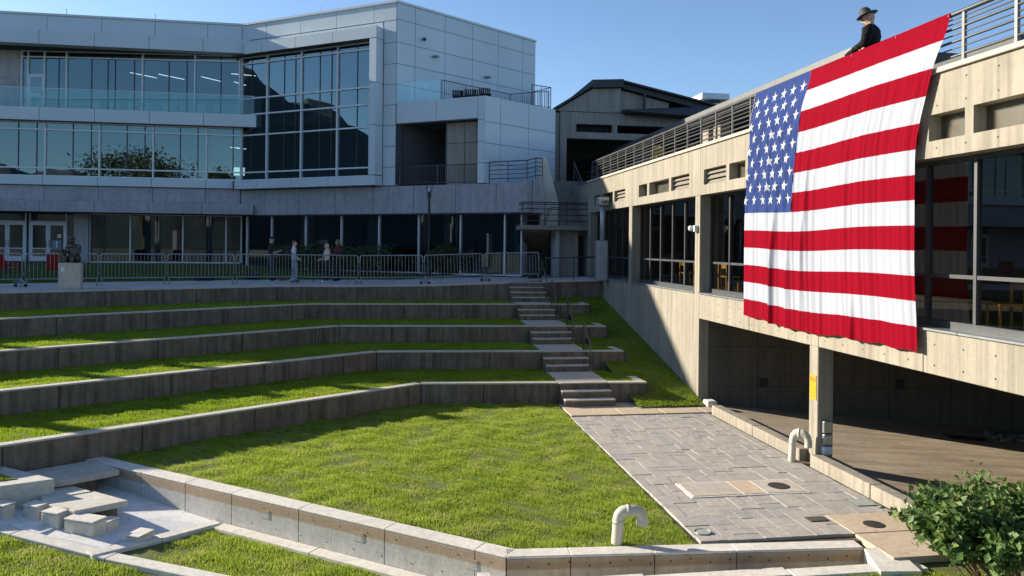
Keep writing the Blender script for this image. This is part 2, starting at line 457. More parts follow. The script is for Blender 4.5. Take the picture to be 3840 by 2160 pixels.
def leaves(name, mat, C, size, parent, up=.5, aspect=1.7):
    """leaf quads (two triangles folded along the midrib) at centres C"""
    n = len(C); nrm = rng.normal(size=(n, 3)); nrm[:, 2] += up; nrm /= np.linalg.norm(nrm, axis=1)[:, None]
    a = np.cross(nrm, rng.normal(size=(n, 3))); a /= np.linalg.norm(a, axis=1)[:, None]
    b = np.cross(nrm, a); s = (size * rng.uniform(.45, 1.5, n))[:, None]
    p0 = C - a * s * aspect / 2; p1 = C + a * s * aspect / 2
    l = C - b * s * .5 + nrm * s * .18; r = C + b * s * .5 + nrm * s * .18
    V = np.stack([p0, l, p1, r], 1).reshape(-1, 3) - np.array(ORG.get(parent.name, (0, 0, 0)) if parent else (0, 0, 0))
    me = bpy.data.meshes.new(name)
    me.vertices.add(4 * n); me.vertices.foreach_set('co', V.astype(np.float32).ravel())
    idx = (np.arange(n) * 4)[:, None] + np.array([0, 1, 2, 0, 2, 3])[None]
    me.loops.add(6 * n); me.loops.foreach_set('vertex_index', idx.astype(np.int32).ravel())
    me.polygons.add(2 * n); me.polygons.foreach_set('loop_start', np.arange(0, 6 * n, 3, dtype=np.int32))
    me.materials.append(M[mat]); me.update(calc_edges=True)
    o = bpy.data.objects.new(name, me); col.objects.link(o); o.parent = parent
    return o

# ================================================================== SETTING: ground and far hills
g = 4000
struct(polymesh('ground', 'ground_far', [(-g, -g, -3.62), (g, -g, -3.62), (g, g, -3.62), (-g, g, -3.62)]))
hb = MB(); vs = []; fs = []; nseg = 600
for i in range(nseg + 1):
    a = R(-200 + 250 * i / nseg)                  # bearing round the site, from behind the camera to the sun's side
    dx, dy = math.sin(a), math.cos(a)
    b = math.degrees(a) % 360
    # high range to the left (bearing 230-285), low ridge behind the camera
    h = 52 + 140 * math.exp(-((b - 265) / 14) ** 2) + 24 * math.exp(-((b - 200) / 22) ** 2)
    h += 7 * math.sin(b * .55) + 3.5 * math.sin(b * 1.3 + 1) + 1.6 * math.sin(b * 3.1) + .9 * math.sin(b * 6.7 + 2) + .6 * math.sin(b * 13.7) + .3 * math.sin(b * 29)
    if 285 < b < 330: h *= max(.25, 1 - (b - 285) / 40)
    for rr, k in ((560, 0), (640, .45), (720, .82), (800, 1), (950, .7)):
        vs.append((dx * rr, dy * rr, -4 + h * k * (1 + .02 * math.sin(b * 1.1 + rr))))
for i in range(nseg):
    for j in range(4):
        k = i * 5 + j; fs.append((k, k + 1, k + 6, k + 5))
struct(hb.add(vs, fs).build('hills', 'hill', smooth=True))

# ================================================================== TERRACES
ZT = [0, -.72, -1.26, -1.80, -2.34]
LAWN = -2.88
def ext(c, l, t): return (c[0] + (l[0] - c[0]) * t, c[1] + (l[1] - c[1]) * t)
WL = {1: [(-10.72, 23.1), (-2.94, 28.3), (7.42, 27.9)], 2: [(-9.47, 20.42), (-1.68, 25.83), (7.3, 25.2)],
      3: [(-8.33, 17.98), (-.41, 23.45), (7.24, 22.97)], 4: [(-7.11, 15.36), (.84, 20.93), (7.14, 20.5)]}
for k in WL: WL[k][0] = ext(WL[k][1], WL[k][0], 1.9 if k < 4 else 1.5)
W0 = [(-21., 21.6), (-12.1, 26.05), (-4.3, 30.15), (4.68, 30.05), (8.55, 30.05)]
def z0(x): return -.15 if x < .5 else (-.15 + .15 * (x - .5) / 4.1 if x < 4.6 else .12 * (x - 4.6) / 3.95)
SX0, SX1 = 4.66, 6.06
def offs(a, b, t):
    l = math.hypot(b[0] - a[0], b[1] - a[1]); return ((b[1] - a[1]) / l * -t, (b[0] - a[0]) / l * t)
def wall_run(a, b, z0_, z1_, th, parent, spacing, mat, cap, cz=.04, start=0.):
    """panels with open joints along a-b, front face on the line, thickness behind it"""
    L = math.hypot(b[0] - a[0], b[1] - a[1]); fr = Fr(a, (b[0] - a[0], b[1] - a[1]))
    s = 0.; cuts = [0.]
    x = start if start else spacing
    while x < L - .4: cuts.append(x); x += spacing
    cuts.append(L)
    for i in range(len(cuts) - 1):
        fb(fr, cuts[i] + .009, cuts[i + 1] - .009, -th, 0, z0_, z1_ - cz).build('panel', mat, parent, bevel=.012)
    fb(fr, -.06, L + .06, -th, -.03, z0_, z1_ - cz - .01).build('core', 'panel_joint', parent)
    fb(fr, 0, L, -th - .004, .004, z1_ - cz, z1_).build('coping', cap, parent, bevel=.008)
names = {1: 'topmost of the four low grass terrace walls, with a corner', 2: 'second terrace wall from the top, long dark concrete',
         3: 'third terrace wall from the top, dark stained concrete', 4: 'lowest terrace wall beside the sunken lawn, dark stained concrete'}
for k in (1, 2, 3, 4):
    a, b, c = WL[k]
    w = thing('terrace_wall', names[k], 'wall', (a[0], a[1], ZT[k] - .54), 'low concrete walls of the grass terraces')
    fr = Fr(b, (c[0] - b[0], c[1] - b[1]))
    sx = (SX0 - b[0]) / fr.s[0]; ex = (SX1 - b[0]) / fr.s[0]
    zb = ZT[k] - .6
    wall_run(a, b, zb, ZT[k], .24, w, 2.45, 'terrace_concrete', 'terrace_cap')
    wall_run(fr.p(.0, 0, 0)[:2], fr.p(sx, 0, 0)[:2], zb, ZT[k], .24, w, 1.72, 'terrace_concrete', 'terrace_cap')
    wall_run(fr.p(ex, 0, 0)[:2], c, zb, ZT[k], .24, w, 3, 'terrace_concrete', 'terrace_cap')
    # short return wall at the right end
    r = Fr(c, (0, 1), (1, 0))
    fb(r, .245, 1.05, -.24, 0, ZT[k] - .75, ZT[k] - .002).build('return_wall', 'terrace_cap', w, bevel=.01)
w = thing('plaza_retaining_wall', 'long stained retaining wall along the front of the barrier walkway', 'wall', (-12, 26, -.7))
for i in range(len(W0) - 1):
    a, b = W0[i], W0[i + 1]
    L = math.hypot(b[0] - a[0], b[1] - a[1]); fr = Fr(a, (b[0] - a[0], b[1] - a[1]))
    if i == 3: rng0 = [(SX1 - a[0], L)]
    else: rng0 = [(0, L)]
    for s0, s1 in rng0:
        fb(fr, s0 - .05, s1 + .05, -.24, -.03, -.85, min(z0(a[0]), z0(b[0])) - .075).build('core', 'panel_joint', w)
        n = max(1, round((s1 - s0) / 2.6))
        for j in range(n):
            p, q = s0 + (s1 - s0) * j / n, s0 + (s1 - s0) * (j + 1) / n
            A, B = fr.p(p, 0, 0), fr.p(q, 0, 0)
            za, zb_ = z0(A[0]) - .07, z0(B[0]) - .07
            mb = MB().hexa([fr.p(p + .01, 0, -.85), fr.p(q - .01, 0, -.85), fr.p(q - .01, -.24, -.85), fr.p(p + .01, -.24, -.85)],
                           [fr.p(p + .01, 0, za), fr.p(q - .01, 0, zb_), fr.p(q - .01, -.24, zb_), fr.p(p + .01, -.24, za)])
            mb.build('panel', 'terrace_concrete', w, bevel=.01)
            MB().hexa([fr.p(p, .03, za + .002), fr.p(q, .03, zb_ + .002), fr.p(q, -.3, zb_ + .002), fr.p(p, -.3, za + .002)],
                      [fr.p(p, .03, za + .072), fr.p(q, .03, zb_ + .072), fr.p(q, -.3, zb_ + .072), fr.p(p, -.3, za + .072)]).build('coping', 'plaza_concrete', w)

# terrace turf sheets (between one wall and the next) and their grass
def back_line(k):     # front line of the wall above terrace k
    return W0 if k == 1 else WL[k - 1]
for k in (1, 2, 3, 4):
    a, b, c = WL[k]
    bl = back_line(k)
    yb = lambda x, bl=bl: np.interp(x, [p[0] for p in bl], [p[1] for p in bl])
    fr = Fr(b, (c[0] - b[0], c[1] - b[1])); at = lambda x: fr.p((x - b[0]) / fr.s[0], -.1, 0)[:2]
    o1 = offs(a, b, .1)
    front = [(a[0] + o1[0], a[1] + o1[1]), (b[0] + o1[0], b[1] + .1), at(SX0)]
    back = [(SX0, float(yb(SX0)) + .05)] + [(p[0], p[1] + .05) for p in reversed(bl) if p[0] < SX0 - .2]
    z = ZT[k] - .03
    polyL = front + back
    struct(polymesh('terrace_turf', 'turf', [(x, y, z) for x, y in polyL]))
    polyR = [at(SX1), at(c[0] - .2), (c[0] - .2, float(yb(c[0] - .2)) + .03), (SX1, float(yb(SX1)) + .03)]
    struct(polymesh('terrace_turf', 'turf', [(x, y, z) for x, y in polyR]))
    # grass stops just behind the coping
    o2 = offs(a, b, .27)
    gp = [(a[0] + o2[0], a[1] + o2[1]), (b[0] + o2[0] * .5, b[1] + .27), (SX0 - .02, at(SX0)[1] + .17)] + [(p[0], p[1] - .02) for p in back]
    grass('grass', 'short grass on the %s terrace' % ('top', 'second', 'third', 'lowest')[k - 1], 'grass_terrace', gp,
          lambda x, y, z=z: np.full_like(x, z), (1700, 2000, 2400, 3000)[k - 1], .05, .015)
    gr = [(SX1 + .02, polyR[0][1] + .17), (c[0] - .25, polyR[1][1] + .17), (c[0] - .25, min(polyR[2][1] - .08, polyR[1][1] + 1.02)), (SX1 + .02, polyR[3][1] - .08)]
    grass('grass', 'small grass patch right of the steps on the %s terrace' % ('top', 'second', 'third', 'lowest')[k - 1], 'grass_terrace', gr, lambda x, y, z=z: np.full_like(x, z), 2200, .055, .015)
# grass bank falling towards the lawn beside the concrete building
bank = [(6.6, 19.62, -2.86), (8.54, 19.62, -2.86), (8.54, 30.04, -.62), (6.6, 30.04, -.62)]
struct(polymesh('grass_bank', 'turf', bank))
zbk = lambda x, y: -2.86 + (y - 19.62) * (2.24 / 10.42)
ret = [[(6.0, WL[k][2][1] - .03), (WL[k][2][0] + .02, WL[k][2][1] - .03), (WL[k][2][0] + .02, WL[k][2][1] + 1.06), (6.0, WL[k][2][1] + 1.06)] for k in WL]
grass('grass', 'grass on the sloping bank beside the concrete building', 'grass_terrace', [(6.62, 19.66), (8.5, 19.66), (8.5, 30), (6.62, 30)], zbk, 2200, .06, .015, holes=ret)

# ================================================================== STAIRS DOWN THE TERRACES
st = thing('terrace_stairs', 'flights of concrete steps descending through the grass terraces', 'stairs', (5.36, 20, LAWN))
def wy(k, x):
    if k == 0: return 30.02
    b, c = WL[k][1], WL[k][2]; return b[1] + (c[1] - b[1]) * (x - b[0]) / (c[0] - b[0])
xm = (SX0 + SX1) / 2
for k in range(5):
    n = 4 if k == 0 else 3
    ztop = 0. if k == 0 else ZT[k]
    y = wy(k, xm)
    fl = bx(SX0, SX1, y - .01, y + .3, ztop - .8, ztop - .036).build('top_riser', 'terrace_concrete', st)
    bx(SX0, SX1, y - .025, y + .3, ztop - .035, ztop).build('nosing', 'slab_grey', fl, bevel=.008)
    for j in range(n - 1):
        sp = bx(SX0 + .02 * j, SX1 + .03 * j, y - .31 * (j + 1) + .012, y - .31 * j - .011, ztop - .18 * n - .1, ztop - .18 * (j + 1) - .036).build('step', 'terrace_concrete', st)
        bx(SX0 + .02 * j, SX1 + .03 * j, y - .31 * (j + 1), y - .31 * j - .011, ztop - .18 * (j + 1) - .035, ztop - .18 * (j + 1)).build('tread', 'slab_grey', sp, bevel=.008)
    zl = ZT[k + 1] if k < 4 else LAWN
    if k < 4:
        y1 = wy(k + 1, xm) + .302; y0_ = y - .31 * (n - 1) - .002
        bx(SX0 + .01, SX1 + .02, y1, y0_, zl - .2, zl - .004).build('landing', 'slab_grey', st, bevel=.008)
for k in range(5):
    y = wy(k, xm); zt = 0. if k == 0 else ZT[k]; n = 4 if k == 0 else 3; x = SX1 - .05
    if k == 4: continue
    hr = thing('handrail', 'bent steel pipe handrail at the %s flight of terrace steps' % ('topmost', 'second', 'third', 'fourth')[k], 'handrail', (x, y, zt), 'steel handrails of the terrace steps')
    zb = zt - .18 * n
    MB().tube([(x, y + .18, zt), (x, y + .18, zt + .82), (x, y + .14, zt + .88), (x, y - .31 * (n - 1) + .05, zb + .84), (x, y - .31 * (n - 1) - .05, zb + .74), (x, y - .31 * (n - 1) - .03, zb + .1)], .021, 8).build('pipe', 'rail_metal', hr, smooth=True)
    for py, pz in ((y + .18, zt), (y - .31 * (n - 1) - .03, zb + .18)):
        MB().lathe([(.05, 0), (.05, .012), (.026, .014), (.026, .03)], (x, py, pz), 10).build('flange', 'rail_metal', hr)

# ================================================================== SUNKEN LAWN, PATH, PAVING
BW0, BW1 = (-6.1, 16.32), (1.62, 10.44)            # inner top edge of the diagonal basin wall
bd = Fr(BW0, (BW1[0] - BW0[0], BW1[1] - BW0[1]), None)   # outward normal towards the camera
CAPW = .3
def bw(s, o): return bd.p(s, o, 0)[:2]
Lbw = math.hypot(BW1[0] - BW0[0], BW1[1] - BW0[1])
c4 = WL[4]
lawn = [bw(0, -CAPW), bw(Lbw + .1, -CAPW), (4.5, 10.5), (4.56, 20.4), (4.6, 20.67), c4[1]]
# left end of the lawn against the lowest wall
lawn = [bw(-.2, -CAPW + .02), bw(Lbw, -CAPW + .02), (4.5, 10.46), (4.58, 20.66), (c4[1][0], c4[1][1] + .02)]
struct(polymesh('lawn', 'turf', [(x, y, LAWN - .03) for x, y in lawn]))
gl = [bw(-.2, -CAPW - .03), bw(Lbw + .02, -CAPW - .06), (4.44, 10.52), (4.53, 20.62), (c4[1][0], c4[1][1] - .04)]
grass('grass', 'sunlit grass of the large sunken lawn', 'grass_blade', gl, lambda x, y: np.full_like(x, LAWN - .03) + .015 * np.sin(x * 2.1) * np.sin(y * 1.7), 4800, .048, .013)
# tan strip at the foot of the steps
pv = thing('paved_floor', 'grey rectangular stone pavers beside the sunken lawn', 'paving', (6.5, 15, LAWN))
bx(4.5, 8.62, 10.45, 20.7, LAWN - .3, LAWN - .045).build('bedding', 'soil', pv)
for i, (a, b) in enumerate(((4.6, 5.95), (5.97, 7.1), (7.12, 8.25), (8.27, 8.9))):
    bx(a, b, 18.98, 20.1, LAWN - .1, LAWN).build('edge_slab', 'slab_tan', pv, bevel=.006)
bx(4.6, 6.6, 20.11, 20.45, LAWN - .1, LAWN - .006).build('edge_slab', 'slab_grey', pv)
bx(6.61, 8.5, 20.0 + .11, 20.45, LAWN - .1, LAWN - .008).build('edge_slab', 'slab_grey', pv)
# individual pavers: random ashlar on a 0.2 m module
u = .205
X0, Y0 = 4.55, 10.62
nx, ny = int((8.28 - X0) / u), int((18.96 - Y0) / u)
occ = np.zeros((nx, ny), bool)
def block(xa, xb, ya, yb):
    for i in range(nx):
        for j in range(ny):
            cx, cy = X0 + (i + .5) * u, Y0 + (j + .5) * u
            if xa < cx < xb and ya < cy < yb: occ[i, j] = True
HX0, HX1, HY0, HY1 = X0 + 3 * u, X0 + 14 * u, Y0 + 9 * u, Y0 + 13 * u     # hatch slab
block(HX0, HX1, HY0, HY1)
block(X0 + 12 * u, 9, 0, Y0 + 4 * u)                                      # tan slabs bottom right
kinds = {}
def paver_mesh(w, h):
    if (w, h) not in kinds:
        me = MB().box(.0025, w * u - .0025, .0025, h * u - .0025, -.06, 0).mesh('paver', 'paver_0')
        b = bmesh.new(); b.from_mesh(me)
        bmesh.ops.bevel(b, geom=[e for e in b.edges if all(v.co.z > -.01 for v in e.verts)], offset=.003, segments=1, affect='EDGES')
        b.to_mesh(me); b.free()
        ms = []
        for i in range(4):
            q = me.copy(); q.materials.clear(); q.materials.append(M['paver_%d' % i]); ms.append(q)
        kinds[(w, h)] = ms
    return random.choice(kinds[(w, h)])
for j in range(ny):
    for i in range(nx):
        if occ[i, j]: continue
        for w, h in random.sample([(2, 2), (1, 2), (2, 1), (2, 2), (2, 3), (1, 2), (2, 1)], 7) + [(1, 1)]:
            if i + w <= nx and j + h <= ny and not occ[i:i + w, j:j + h].any():
                occ[i:i + w, j:j + h] = True
                o = bpy.data.objects.new('paver', paver_mesh(w, h)); col.objects.link(o); o.parent = pv
                o.location = (X0 + i * u - 6.5, Y0 + j * u - 15, random.uniform(-.006, .004))
                o.rotation_euler = (random.uniform(-.006, .006), random.uniform(-.006, .006), random.uniform(-.008, .008))
                break
ht = thing('hatch_slab', 'long concrete access slab with a round dark cover set in the pavers', 'hatch', (HX0, HY0, LAWN))
bx(HX0 + .01, HX1 - .01, HY0 + .01, HY1 - .01, LAWN - .08, LAWN + .012).build('frame', 'cap_concrete', ht, bevel=.008)
for a, b, m in ((.06, .98, 'slab_grey'), (1.0, 1.42, 'slab_tan'), (1.44, 2.18, 'slab_grey')):
    bx(HX0 + a, HX0 + b, HY0 + .06, HY1 - .06, LAWN, LAWN + .02).build('lid', m, ht, bevel=.004)
MB().lathe([(.19, 0), (.19, .006), (.17, .012)], (HX0 + 1.83, (HY0 + HY1) / 2, LAWN + .0205), 24).build('round_cover', 'iron_dark', ht)
ts = thing('tan_slabs', 'plain tan concrete slabs between the pavers and the bush', 'slab', (7.6, 10.9, LAWN))
sx = X0 + 12 * u
bx(sx + .01, 9.1, 10.62, Y0 + 4 * u - .01, LAWN - .1, LAWN + .004).build('slab', 'slab_tan', ts, bevel=.006)
bx(sx + .01, 9.1, 9.7, 10.6, LAWN - .1, LAWN + .002).build('slab', 'slab_tan', ts, bevel=.006)
MB().lathe([(.16, 0), (.16, .006), (.14, .01)], (7.55, 10.92, LAWN + .0045), 24).build('round_cover', 'iron_dark', ts)
d = thing('drain_grate', 'small dark iron drain grate at the edge of the pavers', 'grate', (6.78, 11.25, LAWN))
bx(6.62, 6.94, 11.14, 11.36, LAWN + .002, LAWN + .008).build('frame', 'iron_dark', d)
for i in range(7): bx(6.64 + i * .042, 6.662 + i * .042, 11.16, 11.34, LAWN + .008, LAWN + .016).build('bar', 'rail_metal', d)
d = thing('round_lid', 'small round pale utility lid near the lawn corner', 'utility cover', (4.72, 10.95, LAWN))
MB().lathe([(.125, 0), (.125, .01), (.115, .014), (.11, .01), (.02, .012)], (4.72, 10.95, LAWN + .002), 28).build('lid', 'cover_green', d)
MB().tube([(4.72 + .12 * math.cos(k * math.pi / 12), 10.95 + .12 * math.sin(k * math.pi / 12), LAWN + .014) for k in range(25)], .006, 6).build('rim', 'rail_metal', d)
for x, y, w, h, lb in ((7.5, 18.62, .3, .16, 'pale square utility cover far across the pavers'), (8.0, 11.9, .34, .16, 'pale green utility cover beside the low kerb')):
    d = thing('utility_cover', lb, 'utility cover', (x, y, LAWN))
    bx(x - w / 2, x + w / 2, y - h, y + h, LAWN + .003, LAWN + .009).build('cover', 'cover_green', d)
    bx(x - w / 2 - .02, x + w / 2 + .02, y - h - .02, y + h + .02, LAWN + .001, LAWN + .005).build('frame', 'rail_metal', d)

# ================================================================== BASIN
ZB = -3.42
bs = thing('basin_wall', 'pale diagonal fountain wall with rust-brown stain under its cap', 'wall', (BW0[0], BW0[1], ZB))
cuts = [0, 1.9, 3.12, 4.3, 5.85, 7.6, 9.2, Lbw]
for a, b in zip(cuts, cuts[1:]):
    fb(bd, a + .005, b - .005, -CAPW, 0, ZB - .4, LAWN - .025).build('panel', 'basin_wall', bs, bevel=.006)
    fb(bd, a, b, -CAPW - .01, .003, LAWN - .023, LAWN + .01).build('cap', 'cap_concrete', bs, bevel=.01)
fb(bd, 0, Lbw, -CAPW, -.03, ZB - .4, LAWN - .05).build('core', 'panel_joint', bs)
for s in (5.0, 7.0, 9.05):
    f = fb(bd, s, s + .2, 0, .007, ZB + .26, ZB + .4).build('outlet_frame', 'basin_wall', bs)
    fb(bd, s + .03, s + .17, 0.007, .009, ZB + .29, ZB + .37).build('outlet', 'basin_wall', f)
def tieholes(parent, pts, nvec, r=.016):
    m = MB(); nv = Vector(nvec).normalized(); uu = nv.cross(Vector((0, 0, 1))).normalized(); ww = uu.cross(nv)
    for p in pts:
        p = Vector(p) + nv * .003
        m.add([p + (uu * math.cos(k * math.pi / 4) + ww * math.sin(k * math.pi / 4)) * r for k in range(8)], [tuple(range(8))])
    o = m.build('tie_holes', 'black', parent); tag(o, kind='stuff'); return o
tieholes(bs, [bd.p(s + q, 0, ZB + .42 if q else ZB + .12) for s in np.arange(4.8, Lbw, .55) for q in (0, .27)], (bd.n[0], bd.n[1], 0), .012)
ft = thing('trough_wall', 'low stained concrete wall along the near end of lawn and pavers', 'wall', (1.6, 10.4, -3.3))
tf = Fr((1.63, 10.43), (5.46 - 1.63, 10.17 - 10.43))
tc = [0, .9, 2.1, 3.3, 5.2]
for a, b in zip(tc, tc[1:]):
    fb(tf, a + .006, b - .006, -.2, 0, ZB, LAWN - .025).build('panel', 'trough_wall', ft, bevel=.006)
    fb(tf, a, b, -.28, .003, LAWN - .023, LAWN + .01).build('cap', 'cap_concrete', ft, bevel=.01)
tieholes(ft, [tf.p(s, 0, -2.99 + .03 * ((i * 7) % 3 - 1)) for i, s in enumerate(np.arange(.3, 5.1, .29))], (tf.n[0], tf.n[1], 0), .014)
MB().prism([(6.82, 10.1), (7.3, 10.05), (7.2, 9.35), (6.62, 9.42)], -3.42, [LAWN, LAWN, -2.93, -2.93]).build('end_block', 'cap_concrete', ft, bevel=.008)
nk = thing('near_kerb', 'pale concrete kerb in front of the stained trough wall', 'kerb', (4, 9.8, -3))
for a, b in ((1.35, 3.4), (3.41, 5.4), (5.41, 7.4)):
    bx(a, b, 9.60 - .03 * (a - 1.3), 9.86 - .03 * (a - 1.3), -3.4, -2.955).build('kerb_stone', 'cap_concrete', nk, bevel=.01)
struct(bx(1.3, 7.4, 9.7, 10.42, -3.5, -3.35).build('trough_floor', 'basin_floor'))
# near turf on both sides
struct(polymesh('near_turf', 'turf', [(1.35, 2, -3.0), (12, 2, -3.0), (12, 9.72, -2.985), (7.38, 9.72, -2.985), (7.38, 9.6, -3.0), (1.35, 9.6, -3.0)]))
grass('grass', 'grass in front of the near kerb at the bottom right', 'grass_blade', [(2.5, 8.3), (8.2, 8.3), (8.2, 9.4), (2.5, 9.58)], lambda x, y: np.full_like(x, -3.0), 4000, .046, .013)
struct(bx(1.2, 1.36, 2, 10.2, -3.6, -2.97).build('step_wall', 'cap_concrete'))
# kerb strip at the foot of the diagonal wall, then triangular lower lawn
ks = thing('basin_kerb', 'pale flat kerb strip along the foot of the diagonal wall', 'kerb', (-1, 12.5, ZB))
for a, b in ((4.15, 6.3), (6.31, 8.4), (8.41, 10.4)):
    fb(bd, a, b, .004, .24, ZB - .3, ZB + .006).build('kerb_stone', 'cap_concrete', ks, bevel=.008)
kA, kB = (-4.42, 12.36), bw(4.12, .02)
kf = Fr(kA, (kB[0] - kA[0], kB[1] - kA[1]))
kl = math.hypot(kB[0] - kA[0], kB[1] - kA[1])
zk = lambda x: -3.43 + .28 * max(0., min(1.4, (-3.2 - x) / 3.6))
def tilted(fr, s0, s1, o0, o1, zb, up_=0.):
    """bar along a frame whose top follows the falling ground"""
    P_ = [fr.p(s0, o1, 0), fr.p(s1, o1, 0), fr.p(s1, o0, 0), fr.p(s0, o0, 0)]
    return MB().hexa([(a, b, zb) for a, b, _ in P_], [(a, b, zk(a) + up_) for a, b, _ in P_])
k2 = thing('basin_kerb', 'pale kerb crossing between the dry basin and the triangular lower lawn', 'kerb', (kA[0], kA[1], ZB))
tilted(kf, 0, kl * .5, -.22, 0, ZB - .5, .03).build('kerb_stone', 'cap_concrete', k2, bevel=.01)
tilted(kf, kl * .5 + .004, kl - .03, -.22, 0, ZB - .5, .03).build('kerb_stone', 'cap_concrete', k2, bevel=.01)
lw = [(kA[0] + .0, kA[1] - .02), (kB[0] + .12, kB[1] - .14), bw(10.2, .23), (1.2, 9.0), (1.2, 2), (-2.4, 9.0), (-3.2, 11.55)]
struct(polymesh('lower_turf', 'turf', [(x, y, zk(x) - .035) for x, y in [(kA[0], kA[1]), bw(4.2, .2), bw(10.4, .2), (1.22, 2), (-3.2, 2), (-3.2, 11.8)]]))
struct(polymesh('lower_turf', 'turf', [(x, y, zk(x) - .035) for x, y in [(-3.2, 11.8), (-3.2, 2), (-8.3, 2), (-8.3, 14.4)]]))
k3p = [(-7.9, 14.13), (-1.97, 11.17)]
k3f = Fr(k3p[0], (k3p[1][0] - k3p[0][0], k3p[1][1] - k3p[0][1]))
k3 = thing('basin_kerb', 'broad pale kerb between the dry basin and the bottom left lawn', 'kerb', (-5, 12.7, ZB))
L3 = math.hypot(k3p[1][0] - k3p[0][0], k3p[1][1] - k3p[0][1])
for a, b in ((0, 2.2), (2.21, 4.1), (4.11, L3)):
    tilted(k3f, a, b, -.25, 0, ZB - .5, .012).build('kerb_stone', 'cap_concrete', k3, bevel=.01)
g1 = [(kA[0] + .25, kA[1] - .2), (kB[0] - .02, kB[1] - .28), bw(9.8, .27), (.6, 9.6), (-1.6, 9.9), k3f.p(L3, -.37, 0)[:2]]
g1 = [kf.p(.16, .03, 0)[:2], kf.p(kl - .2, .03, 0)[:2], bw(4.3, .26), bw(9.9, .26), (.6, 9.4), (-1.9, 10.1), k3f.p(L3 - .1, -.28, 0)[:2], k3f.p(4.3, -.28, 0)[:2]]
grass('grass', 'grass of the triangular lower lawn below the diagonal wall', 'grass_blade', g1, lambda x, y: np.full_like(x, ZB - .04), 4800, .046, .013)
g2 = [k3f.p(0, .03, 0)[:2], k3f.p(L3, .03, 0)[:2], (-3.2, 10.2), (-8.5, 12.5)]
grass('grass', 'grass of the bottom left lawn beyond the broad kerb', 'grass_blade', g2, lambda x, y: -3.43 - .035 + .28 * np.clip((-3.2 - x) / 3.6, 0, 1.4), 4800, .046, .013)
# basin floor, platforms, planter
fl = [bw(.0, .0), bw(4.2, .0), kf.p(kl * .6, -.1, 0)[:2], kf.p(0, -.1, 0)[:2], k3f.p(3.6, -.2, 0)[:2], k3f.p(2.0, -.2, 0)[:2], k3f.p(.3, -.2, 0)[:2], (-9.5, 16.0)]
ctr = (-4.6, 14.0)
struct(MB().add([(x, y, zk(x) - .02) for x, y in fl] + [(ctr[0], ctr[1], zk(ctr[0]) + .05)], [(len(fl), (k + 1) % len(fl), k) for k in range(len(fl))]).build('basin_floor', 'basin_floor'))
up = thing('basin_slab', 'pale floor strips along the broad kerb with two dark notches between', 'slab', (-6, 14, -3.5))
for s0, s1 in ((.1, 2.55), (2.95, 3.8)):
    tilted(k3f, s0, s1, -.66, -.255, -3.6, .016).build('slab', 'basin_floor', up, bevel=.01)
pf = thing('basin_platform', 'wide grey platform slab below the lowest terrace wall', 'slab', (-5.8, 15.7, -3))
MB().prism([(-7.0, 15.2), (-6.5, 15.55), (-5.74, 16.1), (-5.02, 15.33), (-5.73, 14.77), (-6.4, 14.5)], -2.96, -2.85).build('slab', 'slab_grey', pf, bevel=.012)
MB().prism([(-6.9, 15.2), (-5.95, 15.9), (-5.45, 15.45), (-6.3, 14.7)], -3.56, -2.962).build('support', 'terrace_concrete', pf)
pf = thing('basin_platform', 'sunlit tan platform slab in the dry basin, beside the concrete cubes', 'slab', (-5.2, 14.4, -3.3))
MB().prism([(-5.95, 14.1), (-5.17, 14.54), (-4.42, 13.95), (-5.12, 13.5)], -3.1, -3.0).build('slab', 'block_concrete', pf, bevel=.012)
MB().prism([(-5.9, 14.1), (-5.17, 14.44), (-4.6, 13.95), (-5.15, 13.62)], -3.6, -3.102).build('support', 'terrace_concrete', pf)
pf = thing('basin_platform', 'narrow tan slab between the grey platform and the sunlit slab', 'slab', (-5.8, 15.2, -3.2))
MB().prism([(-6.2, 14.7), (-5.69, 14.9), (-5.21, 14.5), (-5.85, 14.12)], -3.07, -2.985).build('slab', 'block_concrete', pf, bevel=.01)
MB().prism([(-6.1, 14.7), (-5.69, 14.8), (-5.35, 14.5), (-5.85, 14.2)], -3.56, -3.072).build('support', 'terrace_concrete', pf)
pl = thing('planter', 'square concrete planter corner with a strip of grass at the left edge', 'planter', (-7.5, 15.3, -3.5))
PC = (-5.81, 14.48); d1 = (-.92, -.4); d2 = (-.8, .6)
pq = lambda a, b: (PC[0] + d1[0] * a + d2[0] * b, PC[1] + d1[1] * a + d2[1] * b)
MB().prism([pq(0, 0), pq(3.2, 0), pq(3.2, 1.75), pq(0, 1.75)], -3.5, -2.74).build('wall', 'block_concrete', pl, bevel=.01)
MB().prism([pq(.38, .35), pq(3.1, .35), pq(3.1, 1.7), pq(.38, 1.7)], -2.745, -2.725).build('soil_bed', 'turf', pl)
grass('grass', 'grass strip growing in the concrete planter at the left edge', 'grass_blade', [pq(.42, .38), pq(3.1, .38), pq(3.1, 1.7), pq(.42, 1.7)], lambda x, y: np.full_like(x, -2.725), 4600, .05, .013)
cubes = [(-4.88, 13.34, .60, .30, -3.05, 'largest pale concrete cube in the dry basin'), (-3.975, 13.11, .29, .34, -3.25, 'lone pale concrete cube beside the crossing kerb'),
         (-5.44, 13.61, .36, .25, -3.0, 'pale concrete cube touching the sunlit slab'), (-5.88, 13.95, .33, .25, -2.985, 'small pale concrete cube in front of the planter'),
         (-6.42, 13.90, .44, .22, -2.93, 'pale concrete cube cut by the left picture edge'), (-4.58, 13.5, .2, .26, -3.15, 'low rounded concrete stub behind the largest cube')]
